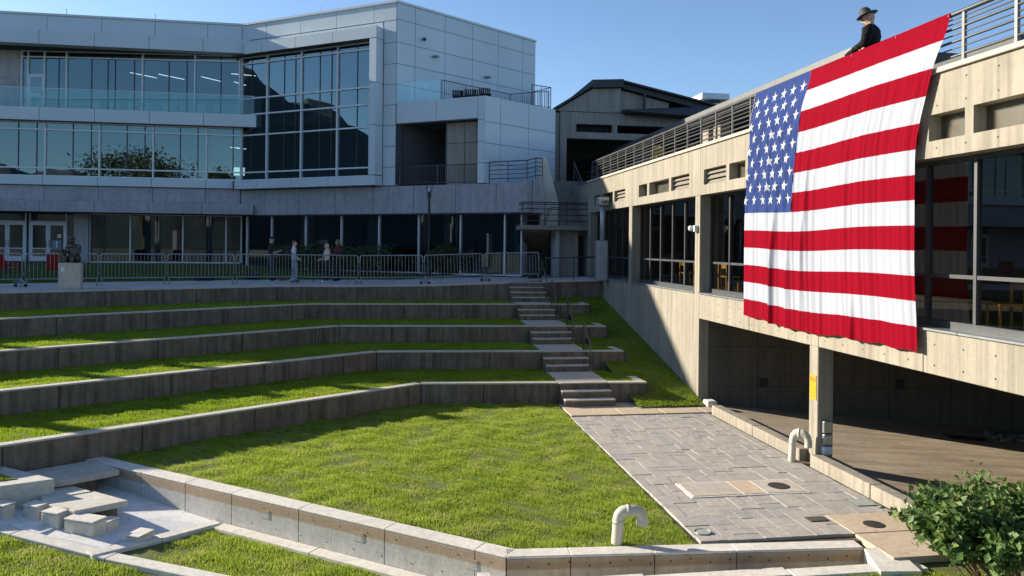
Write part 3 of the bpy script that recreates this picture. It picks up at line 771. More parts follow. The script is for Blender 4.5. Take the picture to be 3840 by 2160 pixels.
for x, y, w, dd, zt, lb in cubes:
    c = thing('concrete_cube', lb, 'block', (x, y, -3.56), 'stepping cubes in the dry basin')
    f = Fr((x, y), k3f.s)
    fb(f, -w / 2, w / 2, -dd / 2, dd / 2, -3.556, zt - .03).build('block', 'block_concrete', c, bevel=.03, seg=2)
    fb(f, -w / 2 - .004, w / 2 + .004, -dd / 2 - .004, dd / 2 + .004, zt - .028, zt).build('top_slab', 'cap_concrete', c, bevel=.01)

# ================================================================== PLAZA
wk = [(-21., 21.9), (-12.1, 26.33), (-4.4, 30.43), (.5, 30.35), (4.6, 30.32), (8.5, 30.32)]
bk = [(-21., 27.6), (-12.1, 31.8), (-6., 34.6), (.5, 35.2), (4.6, 36.5), (8.5, 38)]
vs = []; fs = []
for (x, y), (X, Y) in zip(wk, bk): vs += [(x, y, z0(x) - .002), (X, Y, z0(x))]
for i in range(5): fs.append((2 * i, 2 * i + 2, 2 * i + 3, 2 * i + 1))
struct(MB().add(vs, fs).build('walkway', 'plaza_concrete'))
jn = MB()
for i, x in enumerate(np.arange(-17, 8, 1.9)):
    y0_ = float(np.interp(x, [p[0] for p in wk], [p[1] for p in wk])); y1_ = float(np.interp(x, [p[0] for p in bk], [p[1] for p in bk]))
    z = z0(x) + .003; jn.add([(x, y0_, z), (x + .02, y0_, z), (x + .02, y1_, z0(x) + .005), (x, y1_, z0(x) + .005)], [(0, 1, 2, 3)])
tag(struct(jn.build('walkway_joints', 'panel_joint')), kind='structure')
vs = []; fs = []
b2 = [(-60, 30.)] + bk; 
for (x, y) in b2: vs += [(x, y, z0(x) - .015), (x, 46., .33)]
for i in range(6): fs.append((2 * i, 2 * i + 2, 2 * i + 3, 2 * i + 1))
struct(MB().add(vs, fs).build('upper_lawn', 'turf'))
struct(polymesh('upper_ground', 'turf', [(-60, 10, -.2), (-21, 21.7, -.2), (-21, 27.7, -.2), (-60, 30.1, -.2)]))
def zup(x, y):
    yb = np.interp(x, [p[0] for p in bk], [p[1] for p in bk]); return -.15 + (y - yb) / (46 - yb) * .48
grass('grass', 'shaded lawn strip between the walkway and the glass building', 'grass_upper', [(-20, 28.3)] + [(p[0], p[1] + .05) for p in bk[1:4]] + [(4, 36.6), (2, 38), (-6, 41.5), (-22, 42)], zup, 330, .07, .03)

# ================================================================== GLASS BUILDING
P0 = (-8.09, 43.)
A = Fr((0, 43.), (1, 0), (0, -1))
B = Fr(P0, (.825, -.565), (-.565, -.825))
dc = (math.sin(R(54)), math.cos(R(54)))
C0 = B.p(10.0, 0, 0)[:2]
C = Fr(C0, dc, (dc[1], -dc[0]))
C1 = B.p(14.87, 0, 0)[:2]
D = Fr(C1, dc, (dc[1], -dc[0]))
XL = -62
gb = thing('glass_building', 'three-storey angular building of grey metal panels and blue-green glass', 'building', (-8, 43, .3))
def panels(fr, cuts, rows, o0, o1, mat='panel_metal', gap=.012, name='panel'):
    for a, b in zip(cuts, cuts[1:]):
        for z0_, z1_ in zip(rows, rows[1:]):
            fb(fr, a + gap, b - gap, o0, o1, z0_ + gap, z1_ - gap).build(name, mat, gb)
def glazing(fr, s0, s1, z0_, z1_, verts, hors, o, mat='glass_building', fm='mullion_white', dark=(), w=.07, dp=.10):
    """panes between mullions (each pane a part), mullions and transoms in front"""
    V = sorted(set([s0] + list(verts) + [s1])); Hh = sorted(set([z0_] + list(hors) + [z1_]))
    for a, b in zip(V, V[1:]):
        for c, d in zip(Hh, Hh[1:]):
            tlt = random.uniform(-.004, .004), random.uniform(-.003, .003)
            q = [fr.p(a, o, c), fr.p(b, o + tlt[0], c), fr.p(b, o + tlt[0] + tlt[1], d), fr.p(a, o + tlt[1], d)]
            MB().add(q, [(0, 1, 2, 3)]).build('pane', mat, gb)
    for v in V: fb(fr, v - w / 2, v + w / 2, o - .05, o + dp, z0_, z1_).build('mullion', fm, gb)
    for h in Hh: 
        for a, b in zip(V, V[1:]): fb(fr, a + w / 2, b - w / 2, o - .05, o + dp - .02, h - w / 2, h + w / 2).build('transom', fm, gb)
    for v in dark: fb(fr, v - .025, v + .025, o - .08, o + .02, z0_ + .04, z1_ - .04).build('mullion', 'mullion_dark', gb)
# --- long left wing
cutsA = [-30, -28.5, -25.85, -23.2, -20.55, -17.86, -15.2, -12.55, -9.87, -8.1]
panels(A, [XL] + cutsA, [12.32, 13.22], -.3, 0)
fb(A, XL, -8.12, -.5, .05, 13.22, 13.33).build('roof_edge', 'panel_cap', gb)
panels(A, [XL, -31, -28.6, -25.95, -23.3, -20.65, -17.99, -15.34, -12.66, -9.97, -7.42], [11.58, 12.3], -.02, .6)
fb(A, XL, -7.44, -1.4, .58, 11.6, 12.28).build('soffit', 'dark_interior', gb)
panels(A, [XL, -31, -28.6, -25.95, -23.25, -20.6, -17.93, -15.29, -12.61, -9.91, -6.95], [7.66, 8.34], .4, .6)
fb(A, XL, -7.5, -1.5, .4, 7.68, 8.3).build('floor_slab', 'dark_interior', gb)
panels(A, [XL, -31, -28.55, -25.9, -23.2, -20.55, -17.91, -15.26, -12.58, -9.87, -8.27], [4.37, 4.85], -.1, .2)
panels(A, [XL, -31, -28.5, -25.9, -23.2, -20.55, -17.91, -15.28, -12.59, -9.91, -8.1], [3.56, 4.36], -.3, 0, 'podium_concrete')
panels(A, [XL, -31, -28.4, -25.75, -23.1, -20.45, -17.81, -15.18, -12.52, -9.9, -7.3], [2.96, 3.54], .0, .8, 'podium_concrete')
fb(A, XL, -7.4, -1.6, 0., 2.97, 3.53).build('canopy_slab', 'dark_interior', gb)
G1 = Fr((-19.55, 44.2), (11.45, -1.12))
glazing(G1, 0, 11.4, 8.34, 11.6, [.33, 1.17, 2.32, 6.28, 9.03], [11.28], 0, dark=(1.9, 3.6, 4.45, 4.83, 5.83, 7.65, 8.6, 10.4))
fb(A, -30, -19.6, -1.35, -1.2, 8.34, 11.6).build('wall', 'podium_concrete', gb)
dr = fb(G1, .36, 1.14, -.02, .06, 8.36, 10.36).build('terrace_door', 'door_white', gb)
fb(G1, .46, 1.04, .06, .064, 9.3, 10.2).build('door_pane', 'glass_building', dr)
fb(G1, .46, 1.04, .06, .064, 8.46, 9.2).build('door_pane', 'glass_building', dr)
MB().tube([G1.p(1.06, .1, 9.2), G1.p(1.06, .1, 9.5)], .015, 6).build('handle', 'rail_metal', dr)
glazing(A, -22.5, -8.08, 4.85, 7.64, [-20.5, -17.86, -15.22, -12.56, -9.85], [5.26, 7.26], 0, dark=(-21.2, -19.16, -18.28, -16.53, -15.64, -13.88, -12.99, -11.21, -10.31, -8.5))
fb(A, XL, -22.5, -.2, 0, 4.85, 7.66).build('wall', 'podium_concrete', gb)
# balcony balustrade panes
for a in np.arange(-28, -7.0, 1.4):
    fb(A, a + .01, min(a + 1.39, -6.97), .5, .515, 8.34, 9.32).build('balustrade_pane', 'glass_balustrade', gb)
fb(A, -28, -6.97, .49, .525, 9.32, 9.345).build('balustrade_rail', 'mullion_white', gb)
# ground floor left: doors, column, shop-front glass
GF = Fr((0, 44.5), (1, 0), (0, -1))
glazing(GF, -16.2, -8.3, .33, 2.95, [-14.13, -11.4, -9.12], [], 0, 'glass_low', dark=(-15.49, -12.76, -10.03))
fb(GF, -16.92, -16.2, -.5, .3, .1, 2.95).build('column', 'podium_concrete', gb)
for s0 in (-21.2, -19.18):
    for k in (0, 1):
        a = s0 + k * .88; b = a + .86
        dd = MB().fbox(GF, a, a + .1, -.03, .03, .36, 2.46).fbox(GF, b - .1, b, -.03, .03, .36, 2.46).fbox(GF, a + .1, b - .1, -.03, .03, 2.3, 2.46).fbox(GF, a + .1, b - .1, -.03, .03, .36, .62).fbox(GF, a + .1, b - .1, -.028, .028, 1.02, 1.07)
        dd = dd.build('door', 'door_white', gb)
        fb(GF, a + .1, b - .1, -.005, .005, .62, 1.02).build('door_pane', 'glass_low', dd)
        fb(GF, a + .1, b - .1, -.005, .005, 1.07, 2.3).build('door_pane', 'glass_low', dd)
        hx = b - .07 if k == 0 else a + .07
        MB().tube([GF.p(hx, .08, 1.1), GF.p(hx, .08, 1.5)], .015, 6).build('handle', 'rail_dark', dd)
    fb(GF, s0 - .07, s0 - .01, -.06, .06, .33, 2.95).build('door_frame', 'door_white', gb)
    fb(GF, s0 + 1.75, s0 + 1.81, -.06, .06, .33, 2.95).build('door_frame', 'door_white', gb)
    fb(GF, s0, s0 + 1.74, -.06, .06, 2.47, 2.53).build('door_frame', 'door_white', gb)
    fb(GF, s0, s0 + 1.74, -.01, .01, 2.54, 2.95).build('pane', 'glass_low', gb)
fb(GF, -17.36, -17.0, -.01, .01, .36, 2.95).build('pane', 'glass_low', gb)
fb(GF, -26, -21.3, -.1, 0, .1, 2.95).build('wall', 'podium_concrete', gb)
# --- angled glass front
panels(B, [0, 1.71, 4.03, 6.34, 8.65, 9.985], [12.38, 13.22], -.3, 0)
fb(B, .0, 10.0, -.5, .05, 13.22, 13.33).build('roof_edge', 'panel_cap', gb)
panels(B, [.75, 1.95, 4.2, 6.6, 9.24], [11.46, 12.05], .002, .6)
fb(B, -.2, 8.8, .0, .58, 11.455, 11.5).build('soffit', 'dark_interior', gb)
panels(B, [0.05, 1.71, 4.03, 6.34, 8.65, 9.2], [12.06, 12.36], -.3, -.005)
panels(B, [8.82, 9.24], [4.82, 7.25, 9.3, 11.45], .002, .6)
panels(B, [.12, 1.7, 4.03, 6.4, 9.24], [4.32, 4.80], .002, .6)
fb(B, .0, 8.8, -.1, .58, 4.36, 4.78).build('sill', 'panel_joint', gb)
panels(B, [9.25, 9.985], [4.32, 5.23, 6.25, 7.25, 8.26, 9.26, 10.25, 11.3, 12.37], -.3, 0)
glazing(B, .05, 8.80, 4.83, 11.45, [1.86, 4.18, 6.5], [5.25, 7.25, 8.36, 9.22, 11.1], 0, dark=(.75, 3.0, 3.75, 5.35, 6.1, 7.7))
# --- end wall of the tall block, terrace block below it
rowsC = [8.3, 9.26, 10.27, 11.31, 12.42, 13.22]
panels(C, [.01, 1.13, 3.05, 4.95, 6.84, 8.76, 9.83], rowsC, -.3, 0)
fb(C, -.03, 9.85, -.5, .05, 13.22, 13.33).build('roof_edge', 'panel_cap', gb)
fb(C, .02, 9.8, -.34, -.02, 4.4, 13.2).build('backing', 'panel_joint', gb)
td = fb(C, 6.2, 7.2, -.02, .06, 8.3, 9.5).build('terrace_door', 'door_white', gb)
fb(C, 6.3, 7.1, .06, .064, 8.5, 9.4).build('door_pane', 'glass_building', td)
panels(B, [10.02, 12.27, 14.5], [7.32, 8.34], -.3, 0)
panels(B, [14.5, 14.86], [4.32, 5.25, 6.25, 7.25, 8.34], -.3, 0)
rowsD = [4.32, 5.25, 6.17, 7.15, 8.34]
panels(D, [.0, 1.0, 2.9, 4.85], rowsD, -.3, 0)
fb(D, .02, 4.83, -.34, -.03, 4.33, 8.3).build('backing', 'panel_joint', gb)
fb(B, 10.0, 14.5, -3.2, -3.0, 4.3, 7.4).build('recess_wall', 'hall_concrete', gb)
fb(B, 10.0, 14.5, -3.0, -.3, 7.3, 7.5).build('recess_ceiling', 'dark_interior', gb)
fb(B, 10.0, 10.15, -3.0, -.31, 4.3, 7.3).build('recess_wall', 'dark_interior', gb)
fb(B, 14.35, 14.5, -3.0, -.31, 4.3, 7.3).build('recess_wall', 'hall_concrete', gb)
for a, b in ((12.55, 13.5), (13.53, 14.47)):
    for c, d in ((5.28, 6.28), (6.32, 7.27), (4.33, 5.24)):
        fb(B, a, b, -.6, -.57, c, d).build('screen_panel', 'hall_concrete', gb)
for a in (12.5, 13.5, 14.46): fb(B, a, a + .04, -.62, -.55, 4.33, 7.3).build('screen_frame', 'rail_metal', gb)
fb(B, 12.54, 14.46, -.62, -.55, 6.28, 6.32).build('screen_frame', 'rail_metal', gb)
# terrace on top of the lower block
fb(B, 10.0, 14.85, -8, -.3, 8.1, 8.28).build('terrace_floor', 'podium_concrete', gb)
for a, b in ((10.05, 10.82), (10.84, 11.6), (11.62, 12.42)): fb(B, a, b, -.12, -.1, 8.34, 9.3).build('balustrade_pane', 'glass_balustrade', gb)
# --- podium
panels(B, [0.02, 1.73, 4.07, 6.39, 8.71, 11.04, 13.36, 15.48, 17.0], [2.95, 4.30], -.3, -.01, 'podium_concrete')
PE = B.p(17.0, 0, 0)[:2]
E1 = Fr(PE, (.85, .53)); E2 = Fr(E1.p(.35, 0, 0)[:2], (1, .12))
fb(E1, .02, .34, -.3, 0, 2.95, 4.45).build('panel', 'podium_concrete', gb)
fb(E2, .02, .56, -.3, 0, 2.95, 4.45).build('panel', 'podium_concrete', gb)
MB().prism([B.p(0, -.3, 0)[:2], B.p(17, -.3, 0)[:2], E2.p(.5, -.3, 0)[:2], (6.75, 38), (8.4, 40.5), (9.4, 41), (9.4, 60), (-8.1, 60)], 3.6, 4.28).build('podium_deck', 'podium_concrete', gb)
glazing(B, .1, 16.6, .1, 2.93, [1.86 + 2.316 * k for k in range(7)], [], -.45, 'glass_low', w=.06)
fb(B, .0, 17, -.4, -.05, 2.9, 2.95).build('soffit', 'dark_interior', gb)
for s in (3.2, 7.6, 12.2, 16.0): MB().lathe([(.32, .1), (.32, 2.95)], (*B.p(s, -1.6, 0)[:2], 0), 16).build('column', 'podium_concrete', gb)
for s, t in ((2.2, 4.6), (7.0, 5.4), (9.0, 10.6), (12.6, 10.9)): MB().tube([B.p(s, -2., .2), B.p(t, -2., 2.9)], .14, 4).build('brace', 'mullion_dark', gb)
# --- shell, roofs and interiors
roof = [(XL, 43.3), (P0[0], 43.3), B.p(.1, -.3, 0)[:2], B.p(9.9, -.3, 0)[:2], C.p(9.7, -.3, 0)[:2], (8.1, 60), (XL, 60)]
MB().prism(roof, 12.9, 13.15).build('roof', 'roof_dark', gb)
MB().prism([(XL, 59.8), (9, 59.8), (9, 60), (XL, 60)], -.5, 12.9).build('back_wall', 'podium_concrete', gb)
fb(Fr(C.p(9.8, -.3, 0)[:2], (-.03, 1)), 0, 16, -.2, 0, 3, 12.9).build('side_wall', 'panel_metal', gb)
for z in (4.36, 7.7):
    MB().prism([(-30, 44.6), (-9, 44.6), B.p(.6, -.8, 0)[:2], B.p(9.2, -.8, 0)[:2], (2, 52), (-30, 52)], z + .1, z + .5).build('floor', 'interior_floor', gb)
MB().prism([(-30, 44.8), (-9, 44.8), B.p(0, -.6, 0)[:2], B.p(16.8, -.7, 0)[:2], (9, 52), (-30, 52)], -.3, .05).build('floor', 'interior_floor', gb)
for y, z1, z2 in ((50.5, .05, 4.4), (49., 4.9, 7.7), (49.4, 8.2, 12.8)): bx(-30, 9, y, y + .15, z1, z2).build('interior_wall', 'interior_wall', gb)
MB().prism([(-30, 44.6), (-9, 44.6), B.p(0, -.5, 0)[:2], B.p(9.8, -.5, 0)[:2], (2, 52), (-30, 52)], 11.62, 11.7).build('ceiling', 'interior_wall', gb)
for x, y, dx, dy, z in ((-14.8, 46.2, 1.1, 1.2, 11.1), (-13.3, 46.3, 1.1, 1.2, 11.1), (-10.9, 46., .9, 1.2, 11.0), (-9.2, 45.8, 1.3, .3, 11.2), (-9.2, 46.6, .5, .9, 10.9)):
    MB().tube([(x, y, z), (x + dx, y + dy, z)], .016, 6).build('ceiling_light', 'tube_light', gb)
for x, y in ((-9.3, 46.2), (-9.0, 46.6)): MB().tube([(x, y, 7.0), (x + .5, y + .1, 7.0)], .014, 6).build('ceiling_light', 'tube_light', gb)
bx(-8.9, -8.3, 45.2, 45.26, 5.3, 5.75).build('wall_screen', 'screen', gb)
# furniture glimpsed behind the balustrade
for i, s in enumerate(np.arange(3.0, 10.8, .95)):
    m = MB().fbox(G1, s, s + .42, -1.4, -1.0, 8.7, 8.76).fbox(G1, s, s + .42, -1.4, -1.36, 8.76, 9.2)
    for a in (0, .38):
        for b in (-1.4, -1.04): m.fbox(G1, s + a, s + a + .04, b, b + .04, 8.2, 8.7)
    c = m.build('seat', 'cloth_white', None); tag(c, 'pale chair behind the upper balcony glass, %s from the right end' % ('ninth eighth seventh sixth fifth fourth third second first'.split()[i]), 'chair', 'chairs behind the upper balcony glass')
# railings and fittings
def railing(name, label, pts, h, post, mat, rails, bars=0., rr=.022, pr=.02, cat='railing', fin=0.):
    r = thing(name, label, cat, pts[0])
    for i in range(len(pts) - 1):
        a, b = Vector(pts[i]), Vector(pts[i + 1]); L = (b - a).length; n = max(1, round(L / post))
        for j in range(n + 1 if i == len(pts) - 2 else n):
            p = a.lerp(b, j / n); MB().tube([p, p + Vector((0, 0, h))], pr, 6).build('post', mat, r)
    for z, q in rails: MB().tube([(p[0], p[1], p[2] + z) for p in pts], q, 8).build('rail', mat, r, smooth=True)
    if bars:
        m = MB()
        for i in range(len(pts) - 1):
            a, b = Vector(pts[i]), Vector(pts[i + 1]); n = int((b - a).length / bars)
            for j in range(n):
                p = a.lerp(b, (j + .5) / n); m.tube([p + Vector((0, 0, .08)), p + Vector((0, 0, h))], .009, 4)
        tag(m.build('bars', mat, r), kind='stuff')
    return r
railing('balcony_railing', 'pale vertical-bar railing across the recessed balcony below the metal box', [B.p(10.18, -.1, 4.3), B.p(14.45, -.1, 4.3)], .92, 2.1, 'rail_metal', [(.92, .022), (.1, .018)], .11)
railing('terrace_railing', 'thin vertical-bar railing round the roof terrace by the metal end wall', [B.p(12.45, -.15, 8.28), Vector(B.p(12.45, -.15, 8.28)) + Vector((dc[0] * 4.6, dc[1] * 4.6, 0)), Vector(B.p(14.6, -.15, 8.28)) + Vector((dc[0] * 4.6, dc[1] * 4.6, 0))], 1.0, 1.5, 'rail_metal', [(1.0, .02), (.1, .015)], .12)
q = D.p(3.3, -.2, 8.28)
railing('stair_railing', 'pale bar railing at the far corner of the roof terrace against the sky', [q, D.p(4.7, -.2, 8.35), D.p(4.75, -1.6, 8.3)], 1.1, .8, 'rail_metal', [(1.1, .02), (.1, .015)], .12)
railing('podium_railing', 'dark horizontal-bar railing on the podium left of the outside stairs', [B.p(15.0, -.25, 4.32), B.p(16.9, -.25, 4.32), E2.p(.2, -.15, 4.45), E2.p(.52, -.15, 4.45)], .98, 1.0, 'rail_dark', [(.98, .025), (.8, .014), (.6, .018), (.4, .014), (.2, .018)])
for s, z in ((2.35, 11.0), (5.95, 10.55)):
    wl = thing('wall_light', 'oval wall lamp on the metal end wall, %s' % ('upper left one' if s < 3 else 'above the terrace door'), 'wall lamp', C.p(s, 0, z), 'oval lamps on the metal end wall')
    MB().blob(C.p(s, .12, z), (.2, .16, .06)).build('shade', 'galvanised', wl, smooth=True)
    fb(C, s - .06, s + .06, 0, .1, z - .04, z + .05).build('bracket', 'rail_dark', wl)
wl = thing('security_camera', 'small dome camera high on the metal end wall', 'camera', C.p(1.6, 0, 11.75))
MB().blob(C.p(1.6, .14, 11.72), (.09, .09, .09)).build('dome', 'lamp_black', wl, smooth=True)
fb(C, 1.55, 1.65, 0, .14, 11.74, 11.82).build('bracket', 'unit_white', wl)
for i, s in enumerate((12.75, 13.05, 13.4, 13.75, 14.2)):
    p = Vector(B.p(s, -1.2 - .25 * (i % 2), 8.28)); m = MB()
    for k in range(6): m.box(p.x - .25 + k * .09, p.x - .19 + k * .09, p.y - .02, p.y + .02, p.z + .3, p.z + .68)
    m.box(p.x - .25, p.x + .28, p.y - .5, p.y - .021, p.z + .27, p.z + .33)
    for a in (-.23, .22):
        for b in (-.48, -.03): m.box(p.x + a, p.x + a + .04, p.y + b, p.y + b + .04, p.z, p.z + .269)
    tag(m.build('terrace_chair', 'black'), 'black slatted chair on the roof terrace, %s' % ('leftmost, beside the glass', 'second from the left', 'in the middle', 'second from the right', 'rightmost, near the terrace door')[i], 'chair', 'black slatted terrace chairs')
for x in (-17, -12.6, -3.6):
    p = (x, 43.2, 13.33) if x < -8 else (*B.p(5.2, -.2, 0)[:2], 13.33)
    tag(MB().tube([p, (p[0], p[1], p[2] + .35)], .012, 5).build('lightning_rod', 'rail_metal'), 'thin lightning rod on the roof edge of the glass building, %s' % ('leftmost' if x == -17 else 'middle' if x < -8 else 'above the angled front'), 'rod', 'lightning rods on the roof edge')
# paper sign with a 1 on the door
ps = thing('paper_sign', 'blue-grey paper sign with a white 1 on the entrance door', 'sign', GF.p(-17.9, .04, 1.35))
fb(GF, -18.12, -17.62, .034, .038, 1.0, 1.5).build('sheet', 'paper_blue', ps)
text_part('digit', '1', 'white_paint', GF.p(-17.87, .044, 1.25), (R(90), 0, 0), .5, ps, bold=True)
ps = thing('paper_notice', 'small pale notice above the number sign on the entrance door', 'sign', GF.p(-17.7, .04, 1.7))
fb(GF, -17.83, -17.65, .034, .037, 1.62, 1.82).build('sheet', 'paper', ps)
for k in range(3): fb(GF, -17.81, -17.68, .037, .0385, 1.66 + k * .05, 1.67 + k * .05).build('text_line', 'sign_ink', ps)

# ================================================================== LONG CONCRETE BUILDING (right)
F = 8.55
cb = thing('concrete_building', 'long sunlit concrete building with dark window bays and clerestory slots', 'building', (F, 14, LAWN))
YS, YN = 1.0, 32.6                     # near end (out of frame), far end
cols = [8.25, 14.36, 20.4, 26.5, 32.3]
CW = .34
clr = [(5.2, 6.4), (6.6, 7.9), (9.0, 10.11), (10.28, 11.06), (11.3, 13.0), (13.2, 14.0), (14.8, 16.3), (16.5, 17.3), (17.5, 18.4), (18.58, 20.0), (21.04, 22.5), (22.68, 24.53), (24.74, 25.62), (27.2, 28.58), (28.78, 30.3), (30.5, 31.6)]
edges = [YS, 2.2] + [c for c in cols]
segs = [(YS, 8.08), (8.08, 14.2), (14.2, 20.24), (20.24, 26.33), (26.33, YN)]
for a, b in segs:
    # spandrel above the windows with recessed clerestory slots
    m = MB(); g_ = .008
    m.box(F, F + .45, a + g_, b - g_, 2.93, 3.2)
    m.box(F, F + .45, a + g_, b - g_, 3.62, 4.255)
    cs = [c for c in clr if c[0] > a - .01 and c[1] < b + .01]
    y = a + g_
    for c, d in cs + [(b - g_, b)]:
        if c > y: m.box(F, F + .45, y, c, 3.2, 3.62)
        y = d
    m.build('spandrel', 'facade_concrete', cb)
    # apron beam below the windows
    z = -.53 if b < 20.3 else -3.2
    nb = max(1, round((b - a) / 3.0))
    for j in range(nb):
        p, q = a + (b - a) * j / nb, a + (b - a) * (j + 1) / nb
        bx(F, F + .4, p + .006, q - .006, z, .16).build('apron_beam', 'facade_concrete', cb, bevel=.01)
    bx(F + .03, F + .39, a, b, max(z, -3.1), .15).build('core', 'panel_joint', cb)
for i, c in enumerate(clr):
    bx(F + .22, F + .23, c[0], c[1], 3.2, 3.62).build('clerestory_pane', 'glass_clerestory', cb)
    bx(F + .26, F + .30, c[0], c[1], 3.2, 3.62).build('clerestory_back', 'clear_grey', cb)
    if i in (6, 9, 10, 13, 0):
        for k in range(3): MB().hexa([(F + .08, c[0], 3.22 + k * .135), (F + .08, c[1], 3.22 + k * .135), (F + .1, c[1], 3.215 + k * .135), (F + .1, c[0], 3.215 + k * .135)],
                                     [(F + .18, c[0], 3.35 + k * .135), (F + .18, c[1], 3.35 + k * .135), (F + .2, c[1], 3.345 + k * .135), (F + .2, c[0], 3.345 + k * .135)]).build('louvre', 'louvre', cb)
for y in cols:
    bx(F - .006, F + .55, y - CW / 2, y + CW / 2, .16 if y < 20 else -3.2, 2.93).build('pilaster', 'facade_concrete', cb, bevel=.012)
    bx(F - .006, F - .002, y - CW / 2, y + CW / 2, 2.94, 3.19).build('pilaster_face', 'facade_concrete', cb)
    if y < 20: bx(F - .004, F + .34, y - CW / 2 + .01, y + CW / 2 - .01, -3.4, -.531).build('column', 'facade_concrete', cb, bevel=.012)
bx(F - .02, F + .28, 19.55, 19.9, -3.2, -2.72).build('footing', 'cap_concrete', cb, bevel=.05, seg=3)
for a, b in ((cols[0], cols[1]), (cols[1], cols[2]), (cols[2], cols[3]), (cols[3], cols[4]), (YS, cols[0])):
    a, b = a + CW / 2, b - CW / 2
    # sill, frame, panes
    n = round((b - a) / 2)
    for j in range(n):
        p, q = a + (b - a) * j / n, a + (b - a) * (j + 1) / n
        bx(F - .045, F + .41, p + .004, q - .004, .161, .20).build('sill', 'galvanised', cb, bevel=.006)
    bx(F + .30, F + .42, a, b, .201, .31).build('window_frame', 'frame_grey', cb)
    bx(F + .30, F + .42, a, b, 2.86, 2.929).build('window_frame', 'frame_grey', cb)
    n = 6 if a > 20 else (5 if a > 14.3 else 6)
    ys = [a + (b - a) * j / n for j in range(n + 1)]
    if abs(a - (cols[0] + CW / 2)) < .01: ys = [a, 9.3, 10.42, 11.5, 12.6, 13.5, b]
    if abs(a - (cols[2] + CW / 2)) < .01: ys = [a, 21.2, 22.13, 23.17, 24.25, 25.28, b]
    if abs(a - (cols[1] + CW / 2)) < .01: ys = [a, 15.6, 16.8, 17.95, 19.02, b]
    for p in ys: bx(F + .31, F + .41, p - .03, p + .03, .311, 2.859).build('mullion', 'frame_grey', cb)
    for p, q in zip(ys, ys[1:]):
        bx(F + .32, F + .405, p + .031, q - .031, 1.005, 1.065).build('transom', 'frame_grey', cb)
        for z1, z2 in ((.312, 1.004), (1.066, 2.858)):
            e = random.uniform(-.003, .003)
            MB().add([(F + .36, p + .03, z1), (F + .36 + e, q - .03, z1), (F + .36 + e, q - .03, z2), (F + .36, p + .03, z2)], [(0, 1, 2, 3)]).build('pane', 'glass_hall', cb)
# roof deck, coping, interior shell
for j in range(16):
    p = YS + j * 2.0; q = min(p + 2.0, YN + .05)
    bx(F - .06, F + .46, p + .004, q - .004, 4.257, 4.34).build('coping', 'slab_grey', cb, bevel=.008)
bx(F + .455, 30, YS, YN, 3.9, 4.1).build('roof_deck', 'podium_concrete', cb)
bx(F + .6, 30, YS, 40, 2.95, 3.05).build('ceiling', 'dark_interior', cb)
bx(F + .42, 30, YS, 32, -.02, .14).build('interior_floor', 'interior_floor', cb)
bx(16.0, 16.2, YS, 32, .15, 2.94).build('interior_wall', 'dark_interior', cb)
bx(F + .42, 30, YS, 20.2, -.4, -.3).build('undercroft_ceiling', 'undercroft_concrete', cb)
bx(F + .02, 30, YN - .15, YN, -.5, 4.25).build('end_wall', 'facade_concrete', cb)
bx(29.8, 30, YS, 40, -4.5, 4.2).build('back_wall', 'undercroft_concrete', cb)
# undercroft: far wall of panels, sloping floor, low kerb
UW = Fr((8.72, 20.225), (.988, -.156))
cut = [.1, 1.5, 3.35, 5.2, 6.95, 8.7, 12, 16, 20.5]
for a, b in zip(cut, cut[1:]):
    for z1, z2 in ((-2.42, -1.32), (-1.31, -.3), (-4.6, -2.43)):
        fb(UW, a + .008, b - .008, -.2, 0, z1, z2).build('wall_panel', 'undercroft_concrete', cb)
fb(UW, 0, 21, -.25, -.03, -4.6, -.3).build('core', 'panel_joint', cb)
for s in (1.55, 5.4): fb(UW, s, s + .22, 0, .02, -2.45, -2.19).build('wall_vent', 'black', cb)
tieholes(cb, [UW.p(s, 0, z) for s in np.arange(.4, 9, .62) for z in (-2.75, -2.1, -1.65, -.95)], (UW.n[0], UW.n[1], 0), .018)
tieholes(cb, [(F, y, z) for y in np.arange(8.4, 20, .62) for z in (-.38, -.05)] + [(F, y, z) for y in np.arange(8.4, 12, .62) for z in (4.1, 3.75, 3.08)], (-1, 0, 0), .016)
uf = [(8.45, 4, -2.98), (8.45, 20.3, -2.9), (17.5, 18.95, -3.62), (30, 16.9, -4.4), (30, 4, -4.4), (17.5, 4, -3.62)]
struct(MB().add(uf, [(0, 5, 2, 1), (5, 4, 3, 2)]).build('undercroft_floor', 'deck_floor'))
kb = thing('low_kerb', 'low sunlit concrete kerb between the pavers and the undercroft', 'kerb', (8.4, 15, LAWN))
for a, b in ((10.0, 12.2), (12.21, 14.15), (14.55, 16.6), (16.61, 18.9)):
    bx(8.36, 8.62, a, b, LAWN - .3, LAWN + .2).build('kerb_stone', 'facade_concrete', kb, bevel=.02, seg=2)
dg = thing('floor_drain', 'dark rectangular floor drain at the far end of the undercroft', 'grate', (14.6, 17.6, -3.37))
MB().add([(14.2, 17.4, -3.352), (15.2, 17.25, -3.43), (15.3, 17.75, -3.44), (14.3, 17.9, -3.36)], [(0, 1, 2, 3)]).build('grate', 'black', dg)
m = MB()
for i in range(70):
    x = random.uniform(15.6, 18.5); y = random.uniform(17.4, 18.1) - (x - 15.6) * .1
    m.blob((x, y, -3.62 + (17.5 - x) * .08 + .04), (random.uniform(.06, .13), random.uniform(.06, .13), random.uniform(.04, .08)), n=7, k=5)
tag(m.build('river_stones', 'river_stone', smooth=True), 'pile of loose river stones at the undercroft far end', 'stones', kind='stuff')
